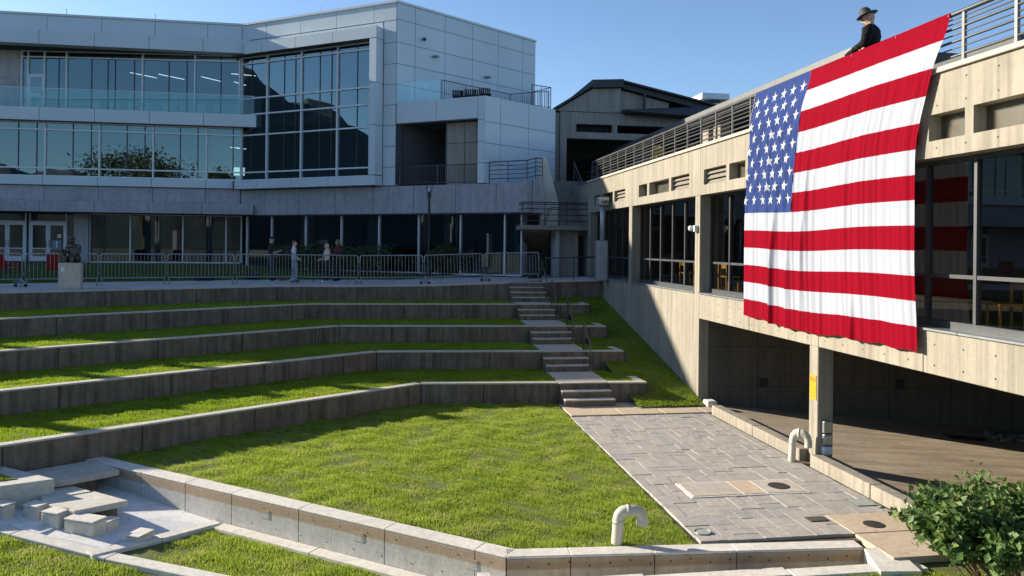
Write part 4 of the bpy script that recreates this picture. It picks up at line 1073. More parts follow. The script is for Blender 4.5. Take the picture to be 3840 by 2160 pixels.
# --- column fittings
CY = cols[1]
sg = thing('yellow_sign', 'yellow NO notice on the narrow face of the undercroft column', 'sign', (F - .01, CY, -1.3))
bx(F - .016, F - .006, CY - .12, CY + .12, -1.62, -1.12).build('plate', 'sign_yellow', sg)
text_part('lettering', 'NO', 'sign_ink', (F - .018, CY, -1.22), (R(90), 0, R(-90)), .13, sg, .001, True)
for k, w in ((0, .2), (1, .16), (2, .2), (3, .12)):
    bx(F - .018, F - .0165, CY - w / 2, CY + w / 2, -1.38 - k * .055, -1.37 - k * .055).build('text_line', 'sign_ink', sg)
yc = CY - CW / 2 + .01
for z, h, mt, lb in ((-2.26, .24, 'box_steel', 'steel switch box with an amber knob, topmost of three on the column'), (-2.5, .22, 'box_steel', 'middle of three steel boxes on the dark column face'), (-2.7, .17, 'unit_white', 'lowest pale outlet box on the dark column face')):
    e = thing('electric_box', lb, 'electric box', (F + .18, yc, z), 'electric boxes on the undercroft column')
    bx(F + .08, F + .27, yc - .1, yc - .001, z, z + h).build('box', mt, e, bevel=.015, seg=2)
    if h > .23: MB().lathe([(.06, 0), (.06, .02), (.03, .03)], (0, 0, 0), 14).build('knob', 'box_amber', e); kn = e.children[-1]; kn.rotation_euler = (R(90), 0, 0); kn.location = (.02, -.105, .12)
    else: bx(F + .1, F + .25, yc - .112, yc - .101, z + .03, z + h - .03).build('cover', mt, e, bevel=.004)
for ky, fr_ in ((0, 0),):
    pass
# --- roof railing
rl = thing('roof_railing', 'long steel railing with seven bars along the roof edge of the concrete building', 'railing', (F + .08, 20, 4.34))
RX = F + .1
for y in np.arange(2.43, 32.2, 1.0):
    MB().box(RX - .025, RX + .025, y - .025, y + .025, 4.34, 5.12).build('post', 'rail_metal', rl)
MB().tube([(RX, 1.5, 5.14), (RX, 31.9, 5.14)], .036, 10).build('top_rail', 'rail_metal', rl, smooth=True)
for z, q in ((5.06, .012), (4.99, .012), (4.91, .022), (4.81, .012), (4.71, .022), (4.6, .012), (4.48, .022)):
    MB().tube([(RX, 1.5, z), (RX, 31.9, z)], q, 8).build('rail', 'rail_metal', rl, smooth=True)
r2 = thing('roof_railing', 'shaded end railing crossing the far end of the concrete roof', 'railing', (7.8, 32.2, 4.34))
for z, q in ((5.14, .03), (4.91, .018), (4.71, .018), (4.48, .018)): MB().tube([(RX, 31.92, z), (RX, 32.3, z), (9.6, 32.3, z), (9.6, 37, z)], q, 8).build('rail', 'rail_dark', r2)
for x, y in ((RX, 32.3), (9.6, 32.3), (9.6, 34), (9.6, 36)): bx(x - .02, x + .02, y - .02, y + .02, 4.1, 5.12).build('post', 'rail_dark', r2)
# --- pavilion set back on the roof
pvn = thing('roof_pavilion', 'dark-roofed pavilion with tan piers set back on the concrete roof', 'building', (12.5, 28, 4.1))
for a, b in ((28.84, 29.6), (27.72, 28.35), (37.5, 38.2), (36.2, 36.8), (22, 22.6)): bx(12.5, 12.9, a, b, 4.1, 6.42).build('pier', 'facade_concrete', pvn)
bx(14.5, 14.7, 19, 44, 4.1, 6.41).build('wall', 'black', pvn)
bx(12.0, 22, 18.4, 46, 6.42, 6.78).build('roof', 'roof_dark', pvn)
bx(11.93, 11.999, 18.4, 46, 6.5, 6.62).build('gutter', 'roof_dark', pvn)
bx(11.95, 11.999, 18.4, 46, 6.621, 6.79).build('fascia', 'roof_metal', pvn)
ld = thing('roof_lantern', 'low dark roof box seen through the railing right of the flag', 'roof', (13, 14, 4.1))
bx(13.0, 16, 14.1, 16.8, 4.1, 5.75).build('wall', 'roof_dark', ld)
bx(12.8, 16.2, 13.9, 17.0, 5.75, 5.95).build('cap', 'roof_dark', ld)
# --- plants on the roof deck
def shrub(label, c, r, n, size, mat, cat='plant', name='deck_plant', group=None):
    p = thing(name, label, cat, c, group)
    C_ = rng.normal(size=(n, 3)); C_ /= np.linalg.norm(C_, axis=1)[:, None]
    C_ *= rng.uniform(.35, 1, n)[:, None] ** .6
    C_ = C_ * np.array(r) + np.array(c) + np.array([0, 0, r[2]])
    leaves('foliage', mat, C_, size, p)
    m = MB()
    for k in range(6):
        e = Vector(C_[random.randrange(n)]); m.tube([c, Vector(c).lerp(e, .5) + Vector((0, 0, .1)), e], [.02, .012, .005], 5)
    m.build('stem', 'twig', p)
    return p
shrub('yellow-green plant behind the roof railing near the stairs', (9.6, 26.6, 4.1), (.3, .4, .55), 500, .06, 'deck_leaf')
shrub('reddish plant behind the roof railing in the middle', (10.3, 25.0, 4.1), (.4, .9, .45), 700, .05, 'deck_leaf')
shrub('dark leafy plant behind the roof railing nearest the flag', (10.6, 19.5, 4.1), (.5, 1.6, .5), 1000, .06, 'rose_leaf')
# --- interior: wooden chairs, hanging flags
def wood_chair():
    t = thing('wooden_chair', 'x', 'chair', (0, 0, 0), 'yellow wooden chairs inside the concrete building')
    for x in (-.2, .17):
        MB().box(x, x + .035, -.2, -.165, 0, .44).build('leg', 'chair_wood', t)
        MB().box(x, x + .035, .17, .205, 0, .88).build('leg', 'chair_wood', t)
    MB().box(-.21, .215, -.21, .21, .441, .475).build('seat', 'chair_wood', t)
    MB().box(-.165, .17, .175, .2, .70, .86).build('backrest', 'chair_wood', t)
    return t
spots = [(9.6, 9.5, .3), (10.0, 10.2, -.2), (9.7, 10.75, 2.9), (10.3, 19.0, .4), (10.0, 21.4, 0), (10.1, 22.3, .2), (10.0, 23.0, -.1), (10.2, 23.9, .3), (10.0, 24.7, 0)]
lb = ['nearest to the right picture edge', 'second from the right picture edge', 'beside the flag shadow', 'alone left of the flag', 'rightmost in the middle bay', 'second from the right in the middle bay', 'in the centre of the middle bay', 'second from the left in the middle bay', 'leftmost in the middle bay']
wc = wood_chair()
for i, (x, y, a) in enumerate(spots):
    o = wc if i == 0 else copy_tree(wc)
    o.location = (x, y, .14); o.rotation_euler = (0, 0, a + R(90)); o['label'] = 'yellow wooden chair behind the glass, ' + lb[i]
def hung(label, x, y, w, h, z, stripes, leaf=False):
    t = thing('hanging_flag', label, 'flag', (x, y, z), 'small flags hanging inside the concrete building')
    s = 0
    for frac, mt in stripes:
        m = MB(); n = 6; y0_, y1_ = y + w * s, y + w * (s + frac); vs = []
        for i in range(n + 1):
            yy = y0_ + (y1_ - y0_) * i / n; xx = x + .03 * math.sin(yy * 18)
            vs += [(xx, yy, z), (xx + .02, yy, z - h)]
        m.add(vs, [(2 * i, 2 * i + 1, 2 * i + 3, 2 * i + 2) for i in range(n)]); m.build('panel', mt, t); s += frac
    if leaf:
        c = (y + w / 2, z - h * .5); k = w * .2
        pts = [(0, 1), (.2, .62), (.42, .75), (.36, .2), (.62, .42), (.7, .25), (1, .25), (.86, -.05), (.95, -.12), (.5, -.5), (.55, -.66), (.06, -.58), (.06, -1), (-.06, -1), (-.06, -.58), (-.55, -.66), (-.5, -.5), (-.95, -.12), (-.86, -.05), (-1, .25), (-.7, .25), (-.62, .42), (-.36, .2), (-.42, .75), (-.2, .62)]
        MB().add([(x - .06, c[0] + a * k, c[1] + b * k) for a, b in pts], [tuple(range(len(pts)))]).build('leaf_emblem', 'flag_red', t)
hung('red and white flag with a maple leaf hanging behind the right window', 10.2, 9.75, .9, .55, 2.75, [(.25, 'flag_red'), (.5, 'flag_white'), (.25, 'flag_red')], True)
hung('pale flag with a blue band hanging behind the right window edge', 10.2, 9.0, .55, .6, 2.75, [(.4, 'flag_blue'), (.6, 'flag_white')])
hung('red flag hanging behind the glass left of the large flag', 10.3, 19.3, .7, .5, 2.7, [(1, 'flag_red')])
hung('yellow flag hanging behind the glass left of the large flag', 10.3, 18.3, .6, .45, 2.7, [(1, 'flag_yellow')])
hung('dim red and yellow flag in the middle window bay', 10.6, 24.0, .8, .5, 2.7, [(.5, 'flag_red'), (.5, 'flag_yellow')])
hung('dim white and blue flag in the middle window bay', 10.6, 22.4, .8, .5, 2.7, [(.5, 'flag_white'), (.5, 'flag_blue')])
# --- things fixed on or near the facade
lc = thing('flood_light', 'small pale flood light fixed on the pilaster between the window bays', 'lamp', (F - .01, cols[2], 2.0))
bx(F - .12, F - .008, cols[2] - .07, cols[2] + .07, 1.9, 2.08).build('housing', 'unit_white', lc, bevel=.02, seg=2)
MB().blob((F - .16, cols[2] + .12, 2.0), (.07, .08, .08)).build('head', 'unit_white', lc, smooth=True)
du = thing('exhaust_duct', 'grey metal exhaust duct with a square cowl standing by the far window bay', 'duct', (8.3, 29.4, .1))
MB().tube([(8.33, 29.4, 1.7), (8.33, 29.4, 3.1)], .11, 14).build('pipe', 'duct_grey', du, smooth=True)
bx(8.1, 8.52, 29.15, 29.6, 3.1, 3.42).build('cowl', 'duct_grey', du, bevel=.02)
MB().lathe([(.02, 0), (.12, .02), (.13, .1), (.1, .12)], (8.32, 28.98, 3.16), 14).build('cap', 'rail_metal', du)
bx(8.1, 8.5, 29.2, 29.65, .12, 1.7).build('cabinet', 'duct_grey', du, bevel=.015)
# --- flag
fg = thing('flag', 'huge red, white and blue flag with white stars hanging from the roof railing', 'flag', (8.4, 14, 5.15))
def sm(t): t = max(0., min(1., t)); return t * t * (3 - 2 * t)
KA, KB, KC = rng.uniform(-1, 1, 60), rng.uniform(-1, 1, 120), rng.uniform(-1, 1, 30)
def nz1(K, t):
    t = max(0., min(len(K) - 2.001, t + 3)); i = int(t); w = t - i; w = w * w * (3 - 2 * w)
    return K[i] * (1 - w) + K[i + 1] * w
def cloth_p(u, v, lift=0.):
    yl = 17.1 + .34 * sm(v * 1.6); yr = 10.68 + .54 * sm(v / .42) - .1 * sm((v - .7) / .3)
    y = yl + (yr - yl) * u
    z = 5.17 - 5.37 * v + .02 * math.sin(u * 9 + 1) * sm(v * 4) - .03 * math.sin(u * math.pi) * sm(v * 2)
    if v > .9: z += .03 * nz1(KC, u * 20 + 2) * (v - .9) / .1
    a = .25 + .75 * sm(v * 1.8)
    x = RX - .05 - .16 * sm(v / .16)
    f = nz1(KA, u * 46 + .9 * math.sin(v * 2.1)) + .75 * nz1(KB, u * 96 + .8 * math.sin(v * 3 + 1)) + .9 * nz1(KC, u * 17)
    x += .019 * a * f
    for uc, wd, am, v0 in ((.255, .009, .11, .42), (.36, .016, .09, .5), (.735, .009, .10, .75), (.45, .008, .05, .3), (.56, .006, .04, .6)):
        x -= am * math.exp(-((u - uc - .01 * math.sin(v * 5)) / wd) ** 2) * sm((v - v0) / .35)
    if u < .38 and v < .54:      # diagonal drag creases in the canton
        x += .012 * math.sin((u * 5 + v * 4) * 14) * sm(v * 5) + .01 * math.sin((u * 6 - v * 4.6) * 13) * sm(v * 5)
    x += .10 * sm((.02 - u) / .02) * sm(v * 3)
    return Vector((x - lift, y, z))
def grid_part(name, mat, u0, u1, v0, v1, nu, nv):
    vs = [cloth_p(u0 + (u1 - u0) * i / nu, v0 + (v1 - v0) * j / nv) for j in range(nv + 1) for i in range(nu + 1)]
    fs = [(j * (nu + 1) + i, (j + 1) * (nu + 1) + i, (j + 1) * (nu + 1) + i + 1, j * (nu + 1) + i + 1) for j in range(nv) for i in range(nu)]
    return MB().add(vs, fs).build(name, mat, fg, smooth=True)
for k in range(13):
    mt = 'flag_red' if k % 2 == 0 else 'flag_white'
    u0 = .38 if k < 7 else 0.
    grid_part('stripe', mt, u0, 1., k / 13, (k + 1) / 13, 170 if u0 else 260, 7)
ca = grid_part('canton', 'flag_blue', 0., .38, 0., 7 / 13, 110, 50)
for r in range(9):
    for c in range(6 if r % 2 == 0 else 5):
        cu = .38 * (1 + 2 * c + (r % 2)) / 12; cv = 7 / 13 * (r + 1) / 10
        ru, rv = .132 / 6.3, .132 / 5.37
        out = []
        for k in range(10):
            q = 1 if k % 2 == 0 else .40; t = math.pi / 2 + k * math.pi / 5
            out.append((cu - math.cos(t) * ru * q, cv - math.sin(t) * rv * q))
        vs = []; fs = []
        for k in range(10):
            a, b = out[k], out[(k + 1) % 10]; base = len(vs); n = 4
            for i in range(n + 1):
                for j in range(n + 1 - i):
                    w0, w1 = i / n, j / n; w2 = 1 - w0 - w1
                    vs.append(cloth_p(a[0] * w0 + b[0] * w1 + cu * w2, a[1] * w0 + b[1] * w1 + cv * w2, .009))
            id_ = lambda i, j: base + i * (n + 1) - i * (i - 1) // 2 + j
            for i in range(n):
                for j in range(n - i):
                    fs.append((id_(i, j), id_(i, j + 1), id_(i + 1, j)))
                    if j < n - i - 1: fs.append((id_(i + 1, j), id_(i, j + 1), id_(i + 1, j + 1)))
        MB().add(vs, fs).build('star', 'star_white', ca, smooth=True)
hem = MB().tube([cloth_p(.001, v / 40, .01) for v in range(41)], .012, 6).build('hoist_band', 'flag_white', fg, smooth=True)
for uu in (0.01, .2, .38, .6, .8, .995):
    p = cloth_p(uu, .0); MB().tube([p + Vector((-.01, 0, -.03)), (RX - .04, p.y, 5.15), (RX, p.y, 5.185), (RX + .045, p.y, 5.14), (RX, p.y, 5.1), p + Vector((-.01, 0, -.05))], .008, 5).build('tie', 'flag_white', fg)

# ================================================================== HALL BEHIND AND OUTSIDE STAIRS
HY = 40.
hl = thing('gabled_hall', 'shaded concrete hall with a dark gabled roof behind the outside stairs', 'building', (12, HY, 4.7))
gab = [(8.65, 8.75), (10.68, 10.0), (12.28, 10.1), (12.28, 8.75)]
MB().extr([(x, HY, z) for x, z in gab], (0, 12, 0)).build('gable_wall', 'hall_concrete', hl)
MB().extr([(x, HY + .2, z) for x, z in [(12.29, 8.6), (12.29, 10.05), (15.1, 9.45), (15.1, 8.6)]], (0, 11, 0)).build('side_gable', 'hall_concrete', hl)
for a, b in ((10.4, 10.42), (13.2, 13.22), (14.1, 14.12)): bx(a, b, HY - .004 if a < 12 else HY + .195, HY + .3, 8.78, 9.6).build('wall_joint', 'panel_joint', hl)
def slab(p, q, th, y0_, y1_, name='roof', mat='roof_dark'):
    MB().hexa([(p[0], y0_, p[1]), (q[0], y0_, q[1]), (q[0], y1_, q[1]), (p[0], y1_, p[1])], [(p[0], y0_, p[1] + th), (q[0], y0_, q[1] + th), (q[0], y1_, q[1] + th), (p[0], y1_, p[1] + th)]).build(name, mat, hl)
slab((8.5, 8.72), (10.6, 10.06), .14, HY - .25, HY + 12)
slab((10.6, 10.02), (12.35, 10.13), .42, HY - .3, HY + 12, 'roof_ridge')
slab((12.36, 10.1), (17.6, 8.95), .34, HY - .1, HY + 11)
slab((12.36, 10.38), (17.6, 9.3), .1, HY - .35, HY + 11, 'roof_edge', 'roof_dark')
bx(13.55, 13.68, HY - .08, HY + .05, 8.9, 10.0).build('downpipe', 'roof_dark', hl)
MB().hexa([(12.33, HY - 1.4, 8.62), (20, HY - 1.4, 8.35), (20, HY - .05, 8.35), (12.33, HY - .05, 8.62)], [(12.33, HY - 1.4, 8.72), (20, HY - 1.4, 8.75), (20, HY - .05, 9.5), (12.33, HY - .05, 8.92)]).build('lower_roof', 'roof_dark', hl)
# beam with slots
bm = MB()
for x0, x1, z1, z2 in ((9.21, 20, 8.04, 8.66), (9.21, 20, 7.25, 7.6), (9.21, 9.72, 7.6, 8.04), (11.75, 12.0, 7.6, 8.04), (14.67, 14.95, 7.6, 8.04), (17.6, 18, 7.6, 8.04)): bm.box(x0, x1, HY - .3, HY + .2, z1, z2)
bm.build('slotted_beam', 'hall_concrete', hl)
bx(8.84, 9.2, HY - .35, HY + .3, 4.6, 8.66).build('pier', 'hall_concrete', hl)
bx(8.5, 8.83, HY - .2, HY + .2, 4.3, 8.6).build('pier', 'hall_concrete', hl)
bx(9.7, 11.8, HY + .1, HY + .14, 7.6, 8.04).build('slot_pane', 'glass_hall', hl)
bx(8.6, 22, HY + 5, HY + 5.2, 4.3, 8.7).build('inner_wall', 'black', hl)
bx(8.6, 22, HY + .2, HY + 12, 8.5, 8.6).build('inner_ceiling', 'black', hl)
bx(8.6, 8.62, HY + .2, HY + 5, 4.3, 8.5).build('inner_wall', 'black', hl)
bx(9.21, 9.4, HY - .2, HY + .2, 4.5, 4.75).build('threshold', 'hall_concrete', hl)
bx(7.7, 24, 37.55, HY + 12, 4.5, 4.76).build('upper_deck', 'step_concrete', hl)
bx(6.3, 24, 38.7, 38.9, -.4, 4.49).build('base_wall', 'hall_concrete', hl)
bx(8.75, 8.9, 32.62, 38.68, -.4, 4.3).build('base_wall', 'hall_concrete', hl)
ru = thing('rooftop_unit', 'pale boxy ventilation unit on the roof above the concrete building', 'roof unit', (18.5, 42, 9))
bx(17.8, 19.5, 42, 45.5, 10.15, 10.5).build('hood', 'unit_white', ru, bevel=.015)
bx(17.95, 19.2, 42.3, 45, 9.6, 9.97).build('body', 'unit_white', ru)
bx(18.1, 19.1, 42.4, 44.9, 9.97, 10.15).build('neck', 'rail_dark', ru)
os_ = thing('outside_stairs', 'shaded concrete staircase with a landing in front of the gabled hall', 'stairs', (7, 34, .1))
bx(5.6, 8.66, 32.7, 34.3, 2.17, 2.37).build('landing', 'step_concrete', os_, bevel=.01)
for j in range(13):
    z = 2.37 + .18 * (j + 1); y = 34.0 + .28 * j
    bx(7.62, 9.2, y, y + .3, z - .32, z).build('step', 'step_concrete', os_)
MB().extr([(7.62, 34, 2.2), (7.62, 34.0, 1.95), (7.62, 37.7, 4.35), (7.62, 37.7, 4.6)], (1.58, 0, 0)).build('soffit', 'step_concrete', os_)
MB().extr([(6.76, 34.3, 2.4), (7.6, 34.3, 2.4), (7.6, 34.3, 3.5), (7.03, 34.3, 5.55), (6.9, 34.3, 5.6), (6.76, 34.3, 5.55)], (.0, .5, 0)).build('fin_wall', 'cap_concrete', os_, bevel=.02)  # paler concrete stands in for light bounced off the sunlit facade
MB().extr([(7.45, 34.8, 2.4), (7.45, 37.8, 4.7), (7.45, 37.8, 5.6), (7.45, 34.8, 3.3)], (.15, 0, 0)).build('stringer', 'podium_concrete', os_)
for j in range(13):
    z = .12 + .173 * (j + 1); y = 38.2 - .3 * j
    bx(5.85, 7.2, y - .32, y, z - .3, z).build('step', 'step_concrete', os_)
MB().extr([(5.87, 38.2, .0), (5.87, 38.2, .12), (5.87, 34.3, 2.2), (5.87, 34.3, 1.95)], (1.31, 0, 0)).build('soffit', 'terrace_concrete', os_)
bx(7.25, 7.42, 33.2, 34.2, .05, 2.17).build('pier', 'podium_concrete', os_)
bx(7.43, 8.35, 33.5, 34.0, .05, 2.17).build('pier_wall', 'hall_concrete', os_)
railing('landing_railing', 'dark pipe railing round the landing of the outside stairs', [(5.66, 34.2, 2.37), (5.66, 32.76, 2.37), (8.6, 32.76, 2.37)], 1.0, 1.1, 'rail_dark', [(1.0, .026), (.92, .02), (.72, .018), (.46, .018), (.2, .018)])
hr = thing('stair_handrail', 'long sloping pale handrail on the right of the upper stair flight', 'handrail', (9.1, 34, 2.4))
MB().tube([(9.1, 33.9, 3.3), (9.1, 37.6, 5.75)], .035, 8).build('rail', 'rail_metal', hr)
MB().tube([(9.1, 33.9, 2.95), (9.1, 37.6, 5.4)], .02, 8).build('rail', 'rail_metal', hr)
for y, z in ((34.0, 2.5), (35.8, 3.7), (37.5, 4.7)): MB().tube([(9.1, y, z), (9.1, y, z + .95)], .02, 6).build('post', 'rail_metal', hr)
hr = thing('stair_handrail', 'dark double-bend handrail on the left of the lower stair flight', 'handrail', (7.2, 34, 2.4))
for o in (0, .08): MB().tube([(7.5 + o, 33.6, 3.2 - o), (7.1 + o, 33.5, 3.2 - o), (6.95 + o, 33.5, 3.1 - o), (6.75 + o, 33.5, 2.4)], .02, 6).build('rail', 'rail_dark', hr)
railing('plaza_railing', 'dark steel railing on the walkway edge between the steps and the concrete building', [(6.2, 30.2, .05), (8.5, 30.2, .12)], .92, 1.2, 'rail_dark', [(.92, .028), (.15, .015)])
tb = thing('rubbish_bin', 'dark round rubbish bin under the outside staircase', 'bin', (6.2, 33.0, .05))
MB().lathe([(.28, 0), (.3, .04), (.33, .8), (.34, .84), (.3, .86)], (6.2, 32.6, .05), 18).build('body', 'cloth_black', tb)
MB().lathe([(.35, .86), (.35, .92), (.2, 1.0), (.05, 1.02)], (6.2, 32.6, .05), 18).build('lid', 'cloth_black', tb)

# ================================================================== PEOPLE
def remeshed(mb, voxel=.016, smooth=5):
    me = bpy.data.meshes.new('t'); me.from_pydata([tuple(v) for v in mb.v], [], mb.f); me.update()
    o = bpy.data.objects.new('t', me); col.objects.link(o)
    r = o.modifiers.new('r', 'REMESH'); r.mode = 'VOXEL'; r.voxel_size = voxel
    s = o.modifiers.new('s', 'SMOOTH'); s.iterations = smooth; s.factor = .5
    dg = bpy.context.evaluated_depsgraph_get()
    out = bpy.data.meshes.new_from_object(o.evaluated_get(dg))
    bpy.data.objects.remove(o); bpy.data.meshes.remove(me)
    return out
def put(me, name, mat, parent, extra=None, wrinkle=0.):
    if wrinkle:
        from mathutils import noise
        for v in me.vertices:
            c = v.co; n_ = noise.noise(Vector((c.x * 9, c.y * 9, c.z * 14 + 5))) + .6 * noise.noise(Vector((c.x * 22, c.y * 22, c.z * 30)))
            v.co += v.normal * wrinkle * n_
    if extra:
        b = bmesh.new(); b.from_mesh(me); k = [b.verts.new(v) for v in extra.v]
        for f in extra.f:
            try: b.faces.new([k[i] for i in f])
            except ValueError: pass
        b.to_mesh(me); b.free()
    me.materials.clear(); me.materials.append(M[mat]); me.shade_smooth()
    o = bpy.data.objects.new(name, me); col.objects.link(o); o.parent = parent
    return o
def hand(m, w, e, curl=.6):
    """palm and five bent fingers at wrist w, forearm coming from e"""
    w, e = Vector(w), Vector(e); d = (w - e).normalized(); side = d.cross(Vector((0, 0, 1)))
    side = side.normalized() if side.length > .1 else Vector((1, 0, 0)); up = side.cross(d).normalized()
    c = w + d * .045
    m.tube([w - d * .01, c, w + d * .085], [.026, .04, .03], 8)
    for k in range(4):
        b = w + d * .08 + side * (k - 1.5) * .019; L = (.07, .08, .075, .058)[k]
        p1 = b + d * L * .5 - up * L * .2 * curl; p2 = p1 + d * L * .3 * (1 - curl * .6) - up * L * .5 * curl
        m.tube([b, p1, p2], [.0095, .009, .007], 6)
    b = w + d * .03 + side * .035; m.tube([b, b + side * .025 + d * .03, b + side * .028 + d * .06 - up * .02], [.011, .010, .008], 6)
def person(label, loc, rotz, H, arms, shirt, trousers, hair, skin='skin', sleeve='short', legs=((.1, .0), (-.1, .05)), head=(0, 0), hairstyle='short', shoes='cloth_black', slim=1., lean=0.):
    p = thing('person', label, 'person', loc); p.rotation_euler = (0, 0, rotz)
    k = H / 1.75
    V = lambda x, y, z: Vector((x * k, y * k + lean * max(0, z - .9), z * k))
    body = MB(); top = MB(); low = MB(); sh = MB()
    hipz = .93
    for s, (fx, fy) in zip((1, -1), legs):
        hp, kn, an = V(s * .085, 0, hipz), V((s * .09 + fx) / 2, fy * .5 + .035, .50), V(fx, fy - .01, .09)
        body.tube([hp, kn, an], [.07 * k, .05 * k, .036 * k], 10)
        low.tube([hp + V(0, 0, .0), hp.lerp(kn, .5), kn, kn.lerp(an, .5), an - V(0, 0, .03)], [.098 * k * slim, .086 * k * slim, .068 * k, .064 * k, .062 * k], 12)
        sh.blob(an + V(0, .055, -.045), (.045 * k, .13 * k, .042 * k)); sh.blob(an + V(0, -.02, -.02), (.042 * k, .055 * k, .06 * k))
    body.blob(V(0, 0, 1.0), (.14 * k, .1 * k, .17 * k)); body.blob(V(0, 0, 1.28), (.15 * k, .1 * k, .23 * k))
    low.blob(V(0, -.005, .96), (.158 * k * slim, .118 * k, .12 * k))
    top.blob(V(0, 0, 1.30), (.172 * k * slim, .122 * k, .22 * k)); top.blob(V(0, .01, 1.06), (.158 * k * slim, .118 * k, .2 * k))
    top.tube([V(.17, -.01, 1.42), V(0, -.01, 1.46), V(-.17, -.01, 1.42)], [.06 * k, .07 * k, .06 * k], 10)
    body.tube([V(.16, 0, 1.42), V(-.16, 0, 1.42)], .05 * k, 10)
    hands = MB()
    for s, (el, wr) in zip((1, -1), arms):
        sp, el, wr = V(s * .19, -.01, 1.41), Vector(el), Vector(wr)
        body.tube([sp, sp.lerp(el, .5), el, el.lerp(wr, .4), wr], [.052 * k, .046 * k, .037 * k, .038 * k, .026 * k], 10)
        hand(hands, wr, el)
        if sleeve == 'short': top.tube([sp, sp.lerp(el, .75)], [.07 * k, .066 * k], 10)
        else: top.tube([sp, sp.lerp(el, .5), el, el.lerp(wr, .5), el.lerp(wr, .95)], [.085 * k, .08 * k, .07 * k, .06 * k, .047 * k], 10)
    # head
    hc = V(0, .02, 1.635); q = Matrix.Rotation(head[0], 3, 'Z') @ Matrix.Rotation(-head[1], 3, 'X')
    h = lambda x, y, z: hc + q @ (Vector((x, y, z)) * k)
    body.tube([V(0, -.005, 1.42), V(0, 0, 1.5), h(0, -.01, -.06)], [.062 * k, .055 * k, .055 * k], 10)
    body.blob(h(0, -.01, .02), (.075 * k, .095 * k, .105 * k), q); body.blob(h(0, .03, -.05), (.055 * k, .06 * k, .068 * k), q)
    body.blob(h(0, .098, -.012), (.013 * k, .02 * k, .024 * k), q, 8, 6); body.blob(h(0, .075, .02), (.05 * k, .022 * k, .02 * k), q, 8, 6)
    for s in (1, -1): body.blob(h(s * .078, -.005, -.005), (.012 * k, .02 * k, .03 * k), q, 8, 6)
    bo = put(remeshed(body, .014 * k, 3), 'body', skin, p, hands)
    put(remeshed(top, .016 * k, 4), 'shirt' if sleeve == 'short' else 'jacket', shirt, p, wrinkle=.014)
    put(remeshed(low, .016 * k, 4), 'trousers', trousers, p, wrinkle=.012)
    put(remeshed(sh, .014 * k, 3), 'shoes', shoes, p)
    ey = MB(); [ey.blob(h(s * .03, .088, .012), (.011 * k, .008 * k, .007 * k), q, 8, 6) for s in (1, -1)]
    put(ey.mesh('eyes', 'hair_dark'), 'eyes', 'hair_dark', bo)
    mo = MB().blob(h(0, .088, -.06), (.022 * k, .006 * k, .005 * k), q, 8, 6); put(mo.mesh('mouth', 'cloth_maroon'), 'mouth', 'cloth_maroon', bo)
    if hair:
        hm = MB(); hm.blob(h(0, -.022, .045), (.083 * k, .092 * k, .092 * k), q)
        if hairstyle == 'long':
            hm.blob(h(0, -.065, -.05), (.085 * k, .05 * k, .14 * k), q); 
            for s in (1, -1): hm.blob(h(s * .07, -.01, -.06), (.025 * k, .045 * k, .11 * k), q)
        put(remeshed(hm, .014 * k, 3), 'hair', hair, p)
    return p, h, q, k
def loc2(p, w):   # world point -> person's own space
    d = Vector(w) - Vector(p[0]); c, s = math.cos(-p[1]), math.sin(-p[1]); return Vector((d.x * c - d.y * s, d.x * s + d.y * c, d.z))
# officer on the roof
O = ((8.98, 13.12, 4.12), R(42))
hl_, hr_ = [Vector((q_.x / 1.22, q_.y / 1.22, q_.z)) for q_ in (loc2(O, (RX + .08, 13.62, 5.2)), loc2(O, (RX + .09, 13.06, 5.21)))]
off, h, q, k = person('person in dark jacket and broad-brimmed hat leaning on the roof railing above the flag', O[0], O[1], 1.84,
    ((Vector(( .27, .1, 1.2)), hr_), (Vector((-.27, .06, 1.2)), hl_)), 'jacket_dark', 'cloth_black', None, 'skin', 'long', head=(R(10), R(24)), slim=1.3, lean=.10)
if loc2(O, (RX, 13.62, 5.2)).x > 0: pass
hat = MB(); n = 28; rings = []
for r_, z_ in ((.0, .20), (.05, .205), (.075, .165), (.082, .11), (.085, .075), (.11, .066), (.148, .062), (.15, .055), (.11, .054), (.0, .052)):
    rings.append([h(r_ * math.cos(2 * math.pi * j / n) * .95, -.012 + r_ * math.sin(2 * math.pi * j / n) * 1.05, z_ + (.02 * (r_ / .2) ** 2 * abs(math.cos(2 * math.pi * j / n)))) for j in range(n)])
hat.add([v for r_ in rings for v in r_], [(i * n + j, (i + 1) * n + j, (i + 1) * n + (j + 1) % n, i * n + (j + 1) % n) for i in range(len(rings) - 1) for j in range(n)])
put(hat.mesh('hat', 'hat_dark'), 'hat', 'hat_dark', off)
off.scale = (1.22, 1.22, 1.0)
gl_ = MB(); [gl_.blob(h(s * .032, .096, .012), (.03, .008, .018), q, 8, 6) for s in (1, -1)]
put(gl_.mesh('sunglasses', 'black'), 'sunglasses', 'black', off)
bd_ = MB().box(-.02, .02, -.006, .006, -.03, .03); b_ = put(bd_.mesh('badge', 'unit_white'), 'badge', 'unit_white', off); b_.location = (.07, .20, 1.30); b_.rotation_euler = (R(-8), 0, 0)
